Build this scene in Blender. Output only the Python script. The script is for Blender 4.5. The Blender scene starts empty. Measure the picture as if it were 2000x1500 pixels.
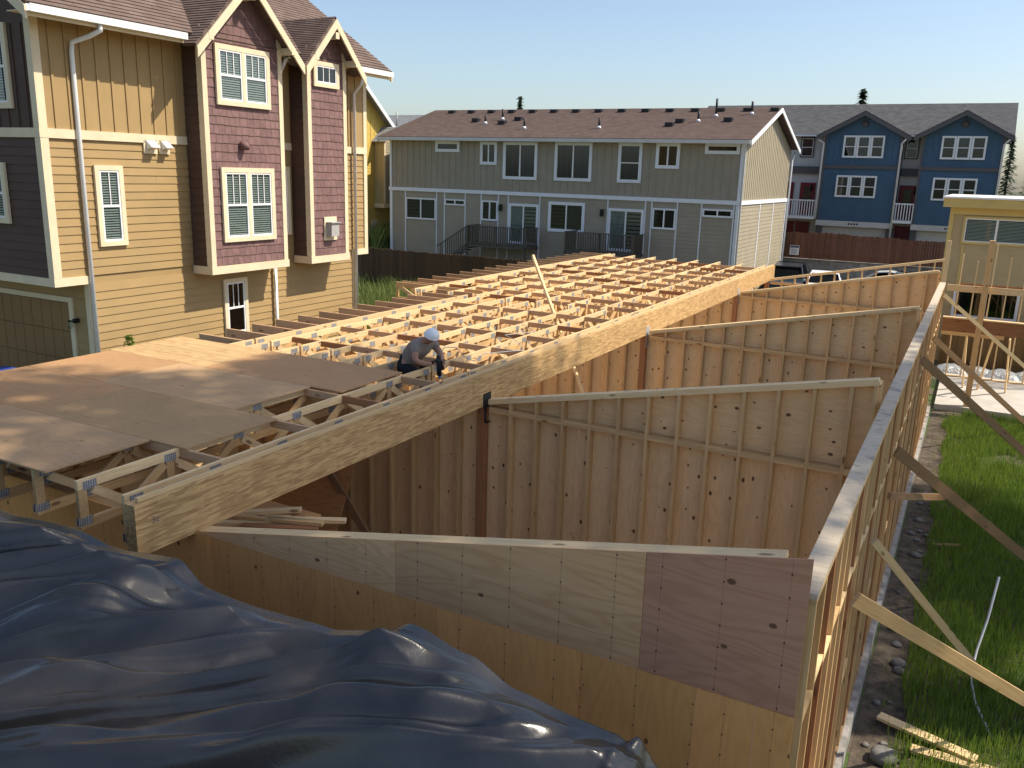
import bpy, math, random
from mathutils import Vector, Matrix, noise
random.seed(7)
rad = math.radians
SC = bpy.context.scene
COL = SC.collection

# ------------------------------------------------------------------ camera
def rot_axes(yaw, pitch, roll):
    cy, sy, cp, sp = math.cos(yaw), math.sin(yaw), math.cos(pitch), math.sin(pitch)
    f = Vector((sy*cp, cy*cp, -sp)); r = Vector((cy, -sy, 0)); u = r.cross(f)
    c, s = math.cos(roll), math.sin(roll)
    return c*r + s*u, -s*r + c*u, f
R_, U_, F_ = rot_axes(rad(-28.046), rad(13.954), rad(1.697))
cam_d = bpy.data.cameras.new('camera'); cam = bpy.data.objects.new('camera', cam_d); COL.objects.link(cam)
cam_d.sensor_fit = 'HORIZONTAL'; cam_d.sensor_width = 36; cam_d.lens = 1662.87/2000*36
cam_d.clip_start = .05; cam_d.clip_end = 2000
cam.matrix_world = Matrix(((R_.x, U_.x, -F_.x, 5.914), (R_.y, U_.y, -F_.y, -5.033), (R_.z, U_.z, -F_.z, 3.289), (0, 0, 0, 1)))
SC.camera = cam

# ------------------------------------------------------------------ sky, sun, exposure
SUN = Vector((.555, .275, .785)).normalized()
ELEV = math.asin(SUN.z); AZ = math.atan2(SUN.x, SUN.y)
w = bpy.data.worlds.new('World'); SC.world = w; w.use_nodes = True
nt = w.node_tree; bg = nt.nodes['Background']
sky = nt.nodes.new('ShaderNodeTexSky'); sky.sky_type = 'NISHITA'; sky.sun_disc = False
sky.sun_elevation = ELEV; sky.sun_rotation = AZ; sky.air_density = 1.0; sky.dust_density = 1.7; sky.ozone_density = 1.6
nt.links.new(sky.outputs[0], bg.inputs[0]); bg.inputs[1].default_value = .096
sd = bpy.data.lights.new('sun', 'SUN'); sd.energy = 3.4; sd.angle = rad(.55); sd.color = (1, .91, .76)
so = bpy.data.objects.new('sun', sd); COL.objects.link(so); so.rotation_euler = SUN.to_track_quat('Z', 'Y').to_euler()
so.location = SUN*60
vs = SC.view_settings; vs.view_transform = 'Standard'; vs.look = 'None'; vs.gamma = 1; vs.use_curve_mapping = False
vs.exposure = .9
SC.cycles.diffuse_bounces = 7; SC.cycles.max_bounces = 12

# ------------------------------------------------------------------ materials
def newmat(name):
    m = bpy.data.materials.new(name); m.use_nodes = True
    n = m.node_tree.nodes; l = m.node_tree.links; p = n['Principled BSDF']
    return m, n, l, p
def mth(n, l, op, a, b=None, clamp=False):
    x = n.new('ShaderNodeMath'); x.operation = op; x.use_clamp = clamp
    for i, v in enumerate((a, b)):
        if v is None: continue
        if isinstance(v, (int, float)): x.inputs[i].default_value = v
        else: l.new(v, x.inputs[i])
    return x.outputs[0]
def coords(n, l, scale=(1, 1, 1), rnd=True):
    tc = n.new('ShaderNodeTexCoord'); out = tc.outputs['Object']
    if rnd:
        oi = n.new('ShaderNodeObjectInfo'); mu = n.new('ShaderNodeVectorMath'); mu.operation = 'SCALE'
        cb = n.new('ShaderNodeCombineXYZ')
        for i, k in enumerate((37., 53., 71.)): l.new(mth(n, l, 'MULTIPLY', oi.outputs['Random'], k), cb.inputs[i])
        ad = n.new('ShaderNodeVectorMath'); l.new(out, ad.inputs[0]); l.new(cb.outputs[0], ad.inputs[1]); out = ad.outputs[0]
    mp = n.new('ShaderNodeMapping'); mp.inputs['Scale'].default_value = scale; l.new(out, mp.inputs[0])
    return mp.outputs[0]
def mixc(n, l, fac, a, b, typ='MIX'):
    x = n.new('ShaderNodeMixRGB'); x.blend_type = typ
    for i, v in zip((0, 1, 2), (fac, a, b)):
        if isinstance(v, (int, float)): x.inputs[i].default_value = v
        elif isinstance(v, tuple): x.inputs[i].default_value = (*v[:3], 1)
        else: l.new(v, x.inputs[i])
    return x.outputs[0]
def tex(n, l, vec, scale, detail=4, rough=.55, dist=0):
    x = n.new('ShaderNodeTexNoise'); x.inputs['Scale'].default_value = scale; x.inputs['Detail'].default_value = detail
    x.inputs['Roughness'].default_value = rough; x.inputs['Distortion'].default_value = dist; l.new(vec, x.inputs['Vector']); return x.outputs[0]
def ramp(n, l, fac, lo, hi):
    x = n.new('ShaderNodeMapRange'); l.new(fac, x.inputs[0]); x.inputs[1].default_value = lo; x.inputs[2].default_value = hi; return x.outputs[0]
def bumpy(n, l, p, h, strength, dist=.01):
    b = n.new('ShaderNodeBump'); b.inputs['Strength'].default_value = strength; b.inputs['Distance'].default_value = dist
    l.new(h, b.inputs['Height']); l.new(b.outputs[0], p.inputs['Normal'])
def hsv_rand(n, l, col, amount):
    oi = n.new('ShaderNodeObjectInfo'); h = n.new('ShaderNodeHueSaturation')
    l.new(mth(n, l, 'ADD', mth(n, l, 'MULTIPLY', oi.outputs['Random'], 2*amount), 1-amount), h.inputs['Value']); l.new(col, h.inputs['Color'])
    return h.outputs[0]
def paint(name, col, rough=.6, var=.10, scale=3., rnd=.04, bump=.05, spec=.3, metal=0, stretch=(1, 1, 1)):
    m, n, l, p = newmat(name); v = coords(n, l, stretch)
    a = tex(n, l, v, scale, 6, .6); d = tuple(c*(1-var*1.6) for c in col); b = tuple(min(1, c*(1+var)) for c in col)
    c = mixc(n, l, ramp(n, l, a, .3, .7), d, b)
    c = hsv_rand(n, l, c, rnd)
    l.new(c, p.inputs['Base Color']); p.inputs['Roughness'].default_value = rough; p.inputs['Metallic'].default_value = metal
    p.inputs['Specular IOR Level'].default_value = spec
    if bump: bumpy(n, l, p, tex(n, l, v, scale*14, 3), bump)
    return m
def lumber(name, col, dark, rnd=.14, knots=True, rough=.65, stain=.0):
    m, n, l, p = newmat(name); v = coords(n, l, (1.1, 20, 20))
    g = tex(n, l, v, 2.2, 5, .6, .4); c = mixc(n, l, ramp(n, l, g, .3, .72), dark, col)
    c = mixc(n, l, mth(n, l, 'MULTIPLY', ramp(n, l, tex(n, l, coords(n, l), 2.0, 3), .5, .75), .35), c, tuple(x*.72 for x in col))
    if knots:
        vo = n.new('ShaderNodeTexVoronoi'); vo.inputs['Scale'].default_value = 1.; l.new(coords(n, l, (2.4, 7, 7)), vo.inputs['Vector'])
        k = ramp(n, l, vo.outputs['Distance'], .16, .09); c = mixc(n, l, mth(n, l, 'MULTIPLY', k, .75), c, (.12, .05, .02))
    if stain:
        s = ramp(n, l, tex(n, l, coords(n, l, (1, 1, 1)), 4.5, 4), .55, .7); c = mixc(n, l, mth(n, l, 'MULTIPLY', s, stain), c, (.07, .065, .06))
    c = hsv_rand(n, l, c, rnd)
    l.new(c, p.inputs['Base Color']); p.inputs['Roughness'].default_value = rough; p.inputs['Specular IOR Level'].default_value = .25
    bumpy(n, l, p, g, .12)
    return m
def plywood(name, col, dark, rnd=.12, grain=1., nails=False, knots=.8, cut=.05, kgate=.84):
    m, n, l, p = newmat(name)
    nz = tex(n, l, coords(n, l, (.42, 2.3, 2.3)), 1.0, 2.5, .5, .25)
    ring = mth(n, l, 'POWER', mth(n, l, 'ADD', mth(n, l, 'MULTIPLY', mth(n, l, 'SINE', mth(n, l, 'MULTIPLY', nz, 120.)), .5), .5), 2.)
    f = tex(n, l, coords(n, l, (2, 40, 40)), 2.2, 3)
    g = mth(n, l, 'ADD', mth(n, l, 'MULTIPLY', ring, .28*grain), mth(n, l, 'MULTIPLY', f, .75))
    c = mixc(n, l, ramp(n, l, g, .2, 1.0), col, dark)
    c = mixc(n, l, mth(n, l, 'MULTIPLY', ramp(n, l, tex(n, l, coords(n, l), 1.1, 4), .45, .75), .4), c, tuple(x*.68 for x in col))
    vo = n.new('ShaderNodeTexVoronoi'); vo.voronoi_dimensions = '2D'; vo.inputs['Scale'].default_value = 1.; l.new(coords(n, l, (3.4, 5.0, 5.0)), vo.inputs['Vector'])
    sc = n.new('ShaderNodeSeparateColor'); l.new(vo.outputs['Color'], sc.inputs[0])
    k = ramp(n, l, mth(n, l, 'SUBTRACT', vo.outputs['Distance'], mth(n, l, 'MULTIPLY', sc.outputs[1], cut*1.9)), .03, -.005); gate = mth(n, l, 'GREATER_THAN', sc.outputs[0], kgate)
    c = mixc(n, l, mth(n, l, 'MULTIPLY', mth(n, l, 'MULTIPLY', k, gate), knots), c, (.075, .032, .014))
    if nails:   # chalked stud lines every 16 inches with a row of nail heads
        tc = n.new('ShaderNodeTexCoord'); sp = n.new('ShaderNodeSeparateXYZ'); l.new(tc.outputs['Object'], sp.inputs[0])
        def cell(o, per):
            q = mth(n, l, 'DIVIDE', o, per); return mth(n, l, 'MULTIPLY', mth(n, l, 'ABSOLUTE', mth(n, l, 'SUBTRACT', mth(n, l, 'FRACT', mth(n, l, 'ADD', q, 100.5)), .5)), per)
        ax = sp.outputs[nails-1]; ay = sp.outputs[2-nails]
        dx = cell(ax, .4064); dy = cell(ay, .155)
        line = mth(n, l, 'LESS_THAN', dx, .0016); nail = mth(n, l, 'LESS_THAN', mth(n, l, 'ADD', mth(n, l, 'MULTIPLY', dx, dx), mth(n, l, 'MULTIPLY', dy, dy)), .00005)
        c = mixc(n, l, mth(n, l, 'MULTIPLY', line, .5), c, (.12, .06, .04)); c = mixc(n, l, mth(n, l, 'MULTIPLY', nail, .85), c, (.04, .03, .03))
    c = hsv_rand(n, l, c, rnd)
    l.new(c, p.inputs['Base Color']); p.inputs['Roughness'].default_value = .68; p.inputs['Specular IOR Level'].default_value = .25
    bumpy(n, l, p, g, .08)
    return m
def strand(name):
    m, n, l, p = newmat(name); v = coords(n, l, (6.5, 55, 55), False)
    vo = n.new('ShaderNodeTexVoronoi'); vo.inputs['Scale'].default_value = 1.; l.new(v, vo.inputs['Vector'])
    sp = n.new('ShaderNodeSeparateColor'); l.new(vo.outputs['Color'], sp.inputs[0])
    c = mixc(n, l, sp.outputs[0], (.36, .205, .08), (.64, .42, .185))
    g = tex(n, l, coords(n, l, (5, 70, 70), False), 1.3, 4, .7); c = mixc(n, l, ramp(n, l, g, .62, .72), c, (.12, .065, .03))
    l.new(c, p.inputs['Base Color']); p.inputs['Roughness'].default_value = .6
    bumpy(n, l, p, sp.outputs[1], .35, .006)
    return m
def shingle_mat(name, a, b, cw, ch, bumpst=.5):
    m, n, l, p = newmat(name); tc = n.new('ShaderNodeTexCoord')
    br = n.new('ShaderNodeTexBrick'); br.inputs['Scale'].default_value = 1; br.inputs['Brick Width'].default_value = cw; br.inputs['Row Height'].default_value = ch
    br.inputs['Mortar Size'].default_value = .006; br.inputs['Color1'].default_value = (*a, 1); br.inputs['Color2'].default_value = (*b, 1); br.inputs['Mortar'].default_value = (*[x*.45 for x in a], 1)
    br.inputs['Bias'].default_value = 0; l.new(tc.outputs['UV'], br.inputs['Vector'])
    c = mixc(n, l, .5, br.outputs['Color'], mixc(n, l, ramp(n, l, tex(n, l, tc.outputs['UV'], 2.3, 5, .7), .3, .7), tuple(x*.6 for x in a), b))
    c = mixc(n, l, .25, c, mixc(n, l, tex(n, l, tc.outputs['UV'], 90, 2), (0.02, .02, .02), (.5, .45, .4)), 'OVERLAY')
    l.new(c, p.inputs['Base Color']); p.inputs['Roughness'].default_value = .9; p.inputs['Specular IOR Level'].default_value = .15
    bumpy(n, l, p, br.outputs['Fac'], -bumpst, .01)
    return m
def glass(name, tint=(.75, .8, .8), refl=.03):
    m, n, l, p = newmat(name); n.remove(p)
    tr = n.new('ShaderNodeBsdfTransparent'); tr.inputs[0].default_value = (*tint, 1)
    gl = n.new('ShaderNodeBsdfGlossy'); gl.inputs['Roughness'].default_value = refl; gl.inputs[0].default_value = (.9, .95, 1, 1)
    fr = n.new('ShaderNodeFresnel'); fr.inputs[0].default_value = 1.65
    geo = n.new('ShaderNodeNewGeometry'); mx = n.new('ShaderNodeMixShader'); l.new(mth(n, l, 'MULTIPLY', fr.outputs[0], mth(n, l, 'SUBTRACT', 1., geo.outputs['Backfacing'])), mx.inputs[0]); l.new(tr.outputs[0], mx.inputs[1]); l.new(gl.outputs[0], mx.inputs[2])
    l.new(mx.outputs[0], n['Material Output'].inputs[0]); return m

MT = dict(
 lum=lumber('fir_lumber', (.68, .455, .22), (.52, .32, .14)),
 lumw=lumber('pale_lumber', (.78, .58, .32), (.64, .44, .22)),
 lumr=lumber('reddish_lumber', (.40, .19, .085), (.27, .115, .05), rnd=.1),
 lumb=lumber('pinkish_block_lumber', (.62, .39, .22), (.48, .28, .145), rnd=.12),
 lumg=lumber('weathered_plate', (.60, .51, .39), (.48, .39, .28), rnd=.05, stain=.5, rough=.9),
 lumd=lumber('brown_brace', (.34, .205, .105), (.24, .14, .07), rnd=.1),
 ply=plywood('fir_plywood', (.50, .27, .11), (.37, .175, .065), nails=0),
 plyin=plywood('knotty_plywood', (.82, .58, .31), (.68, .44, .21), rnd=.07, knots=.9, cut=.05, kgate=.5),
 plyv=plywood('sheathing_orange', (.92, .455, .16), (.76, .34, .11), nails=2, rnd=.08),
 plyh=plywood('sheathing_pale', (.84, .50, .25), (.66, .35, .155), nails=1, grain=1.4),
 plyr=plywood('sheathing_red', (.56, .29, .175), (.42, .20, .115), nails=1, grain=1.2),
 dk1=plywood('deck_orange', (.47, .275, .135), (.38, .20, .09), knots=.4, rnd=.05), dk2=plywood('deck_grey', (.50, .325, .175), (.40, .24, .12), knots=.4, rnd=.05),
 dk3=plywood('deck_olive', (.42, .27, .135), (.33, .20, .09), knots=.4, rnd=.05), dk4=plywood('deck_pale', (.56, .385, .19), (.43, .26, .115), knots=.3, rnd=.05, grain=2.),
 psl=strand('strand_beam'),
 steel=paint('galvanised_steel', (.42, .41, .39), .6, .2, 30, metal=.15, bump=0), black=paint('black_coated_steel', (.022, .024, .028), .5, .3, 30),
 concrete=paint('concrete', (.33, .31, .28), .85, .35, 4, bump=.3), slabc=paint('pale_slab', (.46, .43, .38), .8, .1, 2, bump=.1),
 yellow=paint('mustard_siding', (.37, .25, .112), .65, .05, 1.5, rnd=.025), cream=paint('cream_trim', (.72, .61, .42), .6, .05, 3, rnd=.02),
 white=paint('white_trim', (.80, .80, .79), .45, .04, 3, rnd=.02), plum=paint('plum_shingle', (.20, .115, .108), .7, .14, 6, rnd=.10),
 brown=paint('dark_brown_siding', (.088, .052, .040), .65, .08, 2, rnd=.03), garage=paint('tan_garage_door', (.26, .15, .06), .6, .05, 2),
 taupe=paint('taupe_siding', (.33, .285, .22), .7, .06, 1.5, rnd=.03), cool=paint('bluish_white_trim', (.74, .76, .80), .5, .04, 3),
 blue=paint('navy_blue_siding', (.058, .118, .185), .65, .08, 1.5, rnd=.03), lgrey=paint('light_grey_siding', (.60, .575, .54), .65, .05, 1.5), dgrey=paint('dark_grey_trim', (.11, .10, .10), .6, .06, 2),
 red=paint('red_door', (.17, .018, .025), .45, .05, 2), tan=paint('tan_siding', (.47, .375, .205), .65, .05, 1.5), yel2=paint('bright_yellow_siding', (.62, .44, .11), .65, .05, 1.5), tantrim=paint('yellow_trim', (.60, .46, .17), .6, .05, 2),
 rail=paint('brown_railing', (.10, .083, .065), .6, .08, 3), fence=lumber('dark_fence_wood', (.125, .075, .040), (.075, .043, .024), rnd=.25, knots=False),
 fred=lumber('red_fence_wood', (.18, .082, .05), (.115, .05, .03), rnd=.22, knots=False), ftan=lumber('tan_fence_wood', (.21, .13, .05), (.14, .08, .03), rnd=.2, knots=False),
 blind=paint('blind_slats', (.62, .62, .58), .6, .03, 3), room=paint('dark_room', (.03, .03, .033), .9, .2, 2), glass=glass('window_glass'),
 glassd=glass('dark_glass', (.42, .46, .48)), curtain=paint('curtain', (.40, .42, .40), .9, .3, 4, stretch=(6, 6, .4)),
 asph=paint('asphalt', (.055, .055, .057), .9, .2, 3, bump=.4), block=paint('concrete_block', (.27, .265, .255), .9, .3, 2, rnd=.12, bump=.4),
 roofb=shingle_mat('brown_asphalt_shingles', (.165, .117, .10), (.245, .18, .155), .33, .14), roofg=shingle_mat('grey_asphalt_shingles', (.10, .103, .11), (.18, .183, .19), .33, .14),
 roofl=shingle_mat('pale_grey_shingles', (.3, .31, .32), (.38, .39, .40), .33, .14),
 skin=paint('skin', (.36, .19, .125), .5, .05, 8, rnd=0), shirt=paint('taupe_shirt', (.26, .215, .185), .85, .12, 9, rnd=0), pants=paint('black_pants', (.013, .013, .016), .85, .2, 9, rnd=0),
 helmet=paint('white_hard_hat', (.80, .81, .82), .3, .02, 3, rnd=0), hose=paint('grey_hose', (.42, .44, .46), .5, .05, 4), tool=paint('black_tool', (.015, .015, .017), .4, .1, 9), tblue=paint('blue_tool_tip', (.12, .30, .50), .4, .1, 9),
 bblue=paint('blue_plastic', (.035, .07, .30), .4, .05, 4), bgreen=paint('green_plastic', (.02, .19, .085), .4, .05, 4), tyre=paint('tyre_rubber', (.02, .02, .02), .85, .1, 9), rim=paint('alloy_rim', (.5, .5, .52), .3, .05, 5, metal=.8),
 cwhite=paint('white_car_paint', (.78, .79, .80), .25, .02, 2, spec=.6), csilver=paint('silver_car_paint', (.58, .60, .62), .25, .02, 2, spec=.6), cdark=paint('dark_car_paint', (.03, .04, .055), .2, .05, 2, spec=.6),
 taupel=paint('pale_tan_siding', (.35, .305, .22), .7, .06, 1.5, rnd=.03), slot=paint('punched_slots', (.13, .13, .14), .6, .1, 9), dirt=paint('bare_dirt', (.10, .078, .056), .95, .45, 6, bump=.9), lampm=paint('lamp_black', (.012, .012, .012), .4, .1, 9), stone=paint('field_stone', (.17, .16, .145), .85, .25, 5, bump=.4), sign=paint('white_sign', (.75, .76, .78), .5, .03, 4), ink=paint('sign_ink', (.07, .09, .16), .6, .05, 4),
 bark=paint('bark', (.085, .060, .042), .9, .35, 5, bump=.6, stretch=(3, 3, .6)),
)
def foliage(name, a, b, trans=.3):
    m, n, l, p = newmat(name); g = n.new('ShaderNodeNewGeometry'); c = mixc(n, l, g.outputs['Random Per Island'], a, b)
    l.new(c, p.inputs['Base Color']); p.inputs['Roughness'].default_value = .6; p.inputs['Specular IOR Level'].default_value = .25
    t = n.new('ShaderNodeBsdfTranslucent'); l.new(mixc(n, l, .5, c, (.25, .32, .04)), t.inputs[0]); mx = n.new('ShaderNodeMixShader'); mx.inputs[0].default_value = trans
    l.new(p.outputs[0], mx.inputs[1]); l.new(t.outputs[0], mx.inputs[2]); l.new(mx.outputs[0], n['Material Output'].inputs[0]); return m
MT['leaf'] = foliage('broad_leaves', (.035, .07, .018), (.085, .13, .03)); MT['grass'] = foliage('grass_blades', (.075, .15, .02), (.18, .27, .045), .4)
MT['weed'] = foliage('weed_stems', (.08, .15, .03), (.26, .27, .10), .3); MT['needle'] = foliage('conifer_needles', (.02, .045, .025), (.05, .08, .045), .1)
def ground_mat():
    m, n, l, p = newmat('soil_and_turf'); tc = n.new('ShaderNodeTexCoord'); v = tc.outputs['Object']
    a = tex(n, l, v, .8, 8, .65); b = tex(n, l, v, 9, 6, .7)
    soil = mixc(n, l, b, (.035, .026, .018), (.16, .125, .09)); turf = mixc(n, l, b, (.025, .05, .01), (.09, .14, .03))
    l.new(mixc(n, l, ramp(n, l, a, .44, .54), soil, turf), p.inputs['Base Color']); p.inputs['Roughness'].default_value = .95
    bumpy(n, l, p, b, .8, .04); return m
MT['ground'] = ground_mat()
def tarp_mat():
    m, n, l, p = newmat('black_plastic_sheet'); v = coords(n, l, (1, 1, 1), False)
    dust = ramp(n, l, tex(n, l, coords(n, l, (.5, .9, .5), False), 1.0, 9, .72), .35, .8)
    l.new(mixc(n, l, dust, (.022, .021, .02), (.06, .051, .042)), p.inputs['Base Color'])
    l.new(mth(n, l, 'ADD', mth(n, l, 'MULTIPLY', dust, .16), .19), p.inputs['Roughness']); p.inputs['Specular IOR Level'].default_value = .7
    bumpy(n, l, p, tex(n, l, coords(n, l, (1, 1, 1), False), 22, 4, .6, .6), .07, .02); return m
MT['tarp'] = tarp_mat()
def clear_mat():
    m, n, l, p = newmat('clear_plastic_wrap'); p.inputs['Base Color'].default_value = (.33, .35, .36, 1); p.inputs['Roughness'].default_value = .22; p.inputs['Specular IOR Level'].default_value = .8
    bumpy(n, l, p, tex(n, l, coords(n, l), 7, 5, .6, 1.), .9, .05); return m
MT['wrap'] = clear_mat()

# ------------------------------------------------------------------ builders
WL = {}           # world position of each object
CACHE = {}
def mesh(name, verts, faces, mat, smooth=False):
    me = bpy.data.meshes.new(name); me.from_pydata(verts, [], faces)
    me.materials.append(MT[mat] if isinstance(mat, str) else mat)
    if smooth: me.polygons.foreach_set('use_smooth', [True]*len(me.polygons))
    me.update(); return me
def link(name, me, parent=None, loc=(0, 0, 0), rot=None, label=None, cat=None, group=None, kind=None):
    o = bpy.data.objects.new(name, me); COL.objects.link(o); loc = Vector(loc)
    if parent is not None:
        o.parent = parent; o.location = loc - WL[parent.name]
    else: o.location = loc
    WL[o.name] = loc
    if rot is not None: o.rotation_mode = 'QUATERNION'; o.rotation_quaternion = rot
    if label: o['label'] = label
    if cat: o['category'] = cat
    if group: o['group'] = group
    if kind: o['kind'] = kind
    return o
def thing(name, label, cat, loc=(0, 0, 0), group=None): return link(name, None, None, loc, None, label, cat, group)
BF = [(0, 3, 2, 1), (4, 5, 6, 7), (0, 1, 5, 4), (1, 2, 6, 5), (2, 3, 7, 6), (3, 0, 4, 7)]
def bverts(x0, x1, y0, y1, z0, z1): return [(x0, y0, z0), (x1, y0, z0), (x1, y1, z0), (x0, y1, z0), (x0, y0, z1), (x1, y0, z1), (x1, y1, z1), (x0, y1, z1)]
def cbox(dx, dy, dz, mat):
    k = (round(dx, 3), round(dy, 3), round(dz, 3), mat)
    if k not in CACHE: CACHE[k] = mesh('board', bverts(-dx/2, dx/2, -dy/2, dy/2, -dz/2, dz/2), BF, mat)
    return CACHE[k]
def bx(name, b, mat, parent=None, **kw):
    x0, x1, y0, y1, z0, z1 = b; x0, x1 = sorted((x0, x1)); y0, y1 = sorted((y0, y1)); z0, z1 = sorted((z0, z1))
    return link(name, cbox(x1-x0, y1-y0, z1-z0, mat), parent, ((x0+x1)/2, (y0+y1)/2, (z0+z1)/2), **kw)
def mb(name, bl, mat, parent=None, **kw):
    V = []; Fc = []
    for b in bl:
        x0, x1, y0, y1, z0, z1 = b; x0, x1 = sorted((x0, x1)); y0, y1 = sorted((y0, y1)); z0, z1 = sorted((z0, z1))
        o = len(V); V += bverts(x0, x1, y0, y1, z0, z1); Fc += [tuple(i+o for i in f) for f in BF]
    c = Vector([(min(v[i] for v in V)+max(v[i] for v in V))/2 for i in range(3)])
    return link(name, mesh(name, [tuple(Vector(v)-c) for v in V], Fc, mat), parent, c, **kw)
def bar(name, p, q, wd, ht, mat, parent=None, up=(0, 0, 1), **kw):
    p = Vector(p); q = Vector(q); d = q-p; L = d.length; x = d.normalized(); u = Vector(up)
    if abs(x.dot(u)) > .99: u = Vector((0, 1, 0))
    y = u.cross(x).normalized(); z = x.cross(y)
    return link(name, cbox(L, wd, ht, mat), parent, (p+q)/2, Matrix((x, y, z)).transposed().to_quaternion(), **kw)
def stud(name, x, y, z0, z1, wx, wy, mat, parent=None, **kw):     # upright board; length along local X, section wx by wy
    q = Matrix(((0, 1, 0), (0, 0, 1), (1, 0, 0))).to_quaternion()   # local X->Z, Y->X, Z->Y
    return link(name, cbox(z1-z0, wx, wy, mat), parent, (x, y, (z0+z1)/2), q, **kw)
def prism(name, poly, t, mat, parent, org, xd, yd, **kw):
    xd = Vector(xd).normalized(); yd = Vector(yd).normalized(); zd = xd.cross(yd); n = len(poly)
    cx = sum(p[0] for p in poly)/n; cy = sum(p[1] for p in poly)/n
    V = [(p[0]-cx, p[1]-cy, 0) for p in poly]+[(p[0]-cx, p[1]-cy, t) for p in poly]
    Fc = [tuple(range(n-1, -1, -1)), tuple(range(n, 2*n))]+[(i, (i+1) % n, n+(i+1) % n, n+i) for i in range(n)]
    return link(name, mesh(name, V, Fc, mat), parent, Vector(org)+xd*cx+yd*cy, Matrix((xd, yd, zd)).transposed().to_quaternion(), **kw)
def poly3(name, V, Fc, mat, parent=None, smooth=False, **kw):
    V = [Vector(v) for v in V]; c = Vector([(min(v[i] for v in V)+max(v[i] for v in V))/2 for i in range(3)])
    return link(name, mesh(name, [tuple(v-c) for v in V], Fc, mat, smooth), parent, c, **kw)
def tube(name, pts, r, mat, parent=None, seg=8, cap=True, **kw):
    pts = [Vector(p) for p in pts]; rr = r if isinstance(r, (list, tuple)) else [r]*len(pts); V = []; Fc = []
    a = None
    for i, p in enumerate(pts):
        d = (pts[min(i+1, len(pts)-1)]-pts[max(i-1, 0)]).normalized()
        if a is None: a = d.orthogonal().normalized()
        a = (a-d*a.dot(d)).normalized(); b = d.cross(a)
        for k in range(seg): t = 2*math.pi*k/seg; V.append(p+(a*math.cos(t)+b*math.sin(t))*rr[i])
    for i in range(len(pts)-1):
        for k in range(seg): Fc.append((i*seg+k, i*seg+(k+1) % seg, (i+1)*seg+(k+1) % seg, (i+1)*seg+k))
    if cap: Fc += [tuple(range(seg-1, -1, -1)), tuple(range(len(V)-seg, len(V)))]
    return poly3(name, V, Fc, mat, parent, True, **kw)
class Face:     # an upright face; u along it, v up, n outward
    def __init__(s, axis, pos): s.a = axis; s.p = pos
    def box(s, u0, u1, v0, v1, n0, n1):
        if s.a == 'X+': return (s.p+n0, s.p+n1, u0, u1, v0, v1)
        if s.a == 'Y-': return (u0, u1, s.p-n1, s.p-n0, v0, v1)
    def pt(s, u, v, n): return (s.p+n, u, v) if s.a == 'X+' else (u, s.p-n, v)
def lap(parent, F, u0, u1, v0, v1, h, mat, joined=False, n0=0, split=0):
    V = []; Fc = []; k = 0; v = v0
    while v < v1-.02:
        t = min(v+h+.012, v1); cuts = [u0, u1]
        if split and u1-u0 > 3: cuts = [u0, u0+(u1-u0)*random.uniform(.25, .75), u1]
        for a, b in zip(cuts[:-1], cuts[1:]):
            b2 = b-(.004 if b < u1 else 0)
            pr = [(v, .024), (v, .0), (t, .0), (t, .008)]
            P = [F.pt(a, vv, n0+nn) for vv, nn in pr]+[F.pt(b2, vv, n0+nn) for vv, nn in pr]
            fc = [(0, 1, 2, 3), (7, 6, 5, 4), (0, 4, 5, 1), (1, 5, 6, 2), (2, 6, 7, 3), (3, 7, 4, 0)]
            if joined: o = len(V); V += P; Fc += [tuple(i+o for i in f) for f in fc]
            else: poly3('siding_plank', P, fc, mat, parent)
        v += h; k += 1
    if joined: return poly3('lap_siding', V, Fc, mat, parent, kind='stuff')
def window(parent, F, u0, u1, v0, v1, trim=.1, tmat='cream', n0=0, lights=2, hung=True, munt=0, blind=False, fm='white', split=None, gl='glass', curtain=False, depth=.05):
    r = lambda a, b, c, d, e, f: F.box(a, b, c, d, n0+e, n0+f)
    W = mb('window', [r(u0, u1, v1-trim, v1, 0, depth), r(u0, u1, v0, v0+trim, 0, depth), r(u0, u0+trim, v0+trim, v1-trim, 0, depth), r(u1-trim, u1, v0+trim, v1-trim, 0, depth)], tmat, parent)
    a, b, c, d = u0+trim, u1-trim, v0+trim, v1-trim
    bx('interior', r(a, b, c, d, .001, .004), 'room', W)
    wm = .09 if (tmat == 'cream' and lights == 2) else 0; n = lights; wd = (b-a-wm*(n-1))/n
    for i in range(n):
        s0 = a+i*(wd+wm); s1 = s0+wd; f = .035
        if wm and i: bx('mullion', r(s0-wm, s0, c, d, 0, depth-.003), tmat, W)
        fr = [r(s0, s1, d-f, d, .004, depth-.01), r(s0, s1, c, c+f, .004, depth-.01), r(s0, s0+f, c+f, d-f, .004, depth-.01), r(s1-f, s1, c+f, d-f, .004, depth-.01)]
        mid = c+(d-c)*.5
        if hung: fr.append(r(s0+f, s1-f, mid-.022, mid+.022, .004, depth-.012))
        mb('sash', fr, fm, W)
        if munt:
            for k in range(1, munt+1):
                x = s0+f+(s1-s0-2*f)*k/(munt+1); bx('muntin', r(x-.009, x+.009, (mid+.022) if hung else c+f, d-f, .024, depth-.018), fm, W)
        if blind:
            z = c+f+.01; bl = []
            while z < d-f-.02: bl.append(r(s0+f, s1-f, z, z+.026, .006, .014)); z += .047
            mb('blind', bl, 'blind', W)
        if curtain and i == curtain-1: bx('curtain', r(s0+f, s1-f, c+f, d-f, .006, .012), 'curtain', W)
        bx('pane', r(s0+f, s1-f, c+f, d-f, .018, .022), gl, W)
    return W
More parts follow.
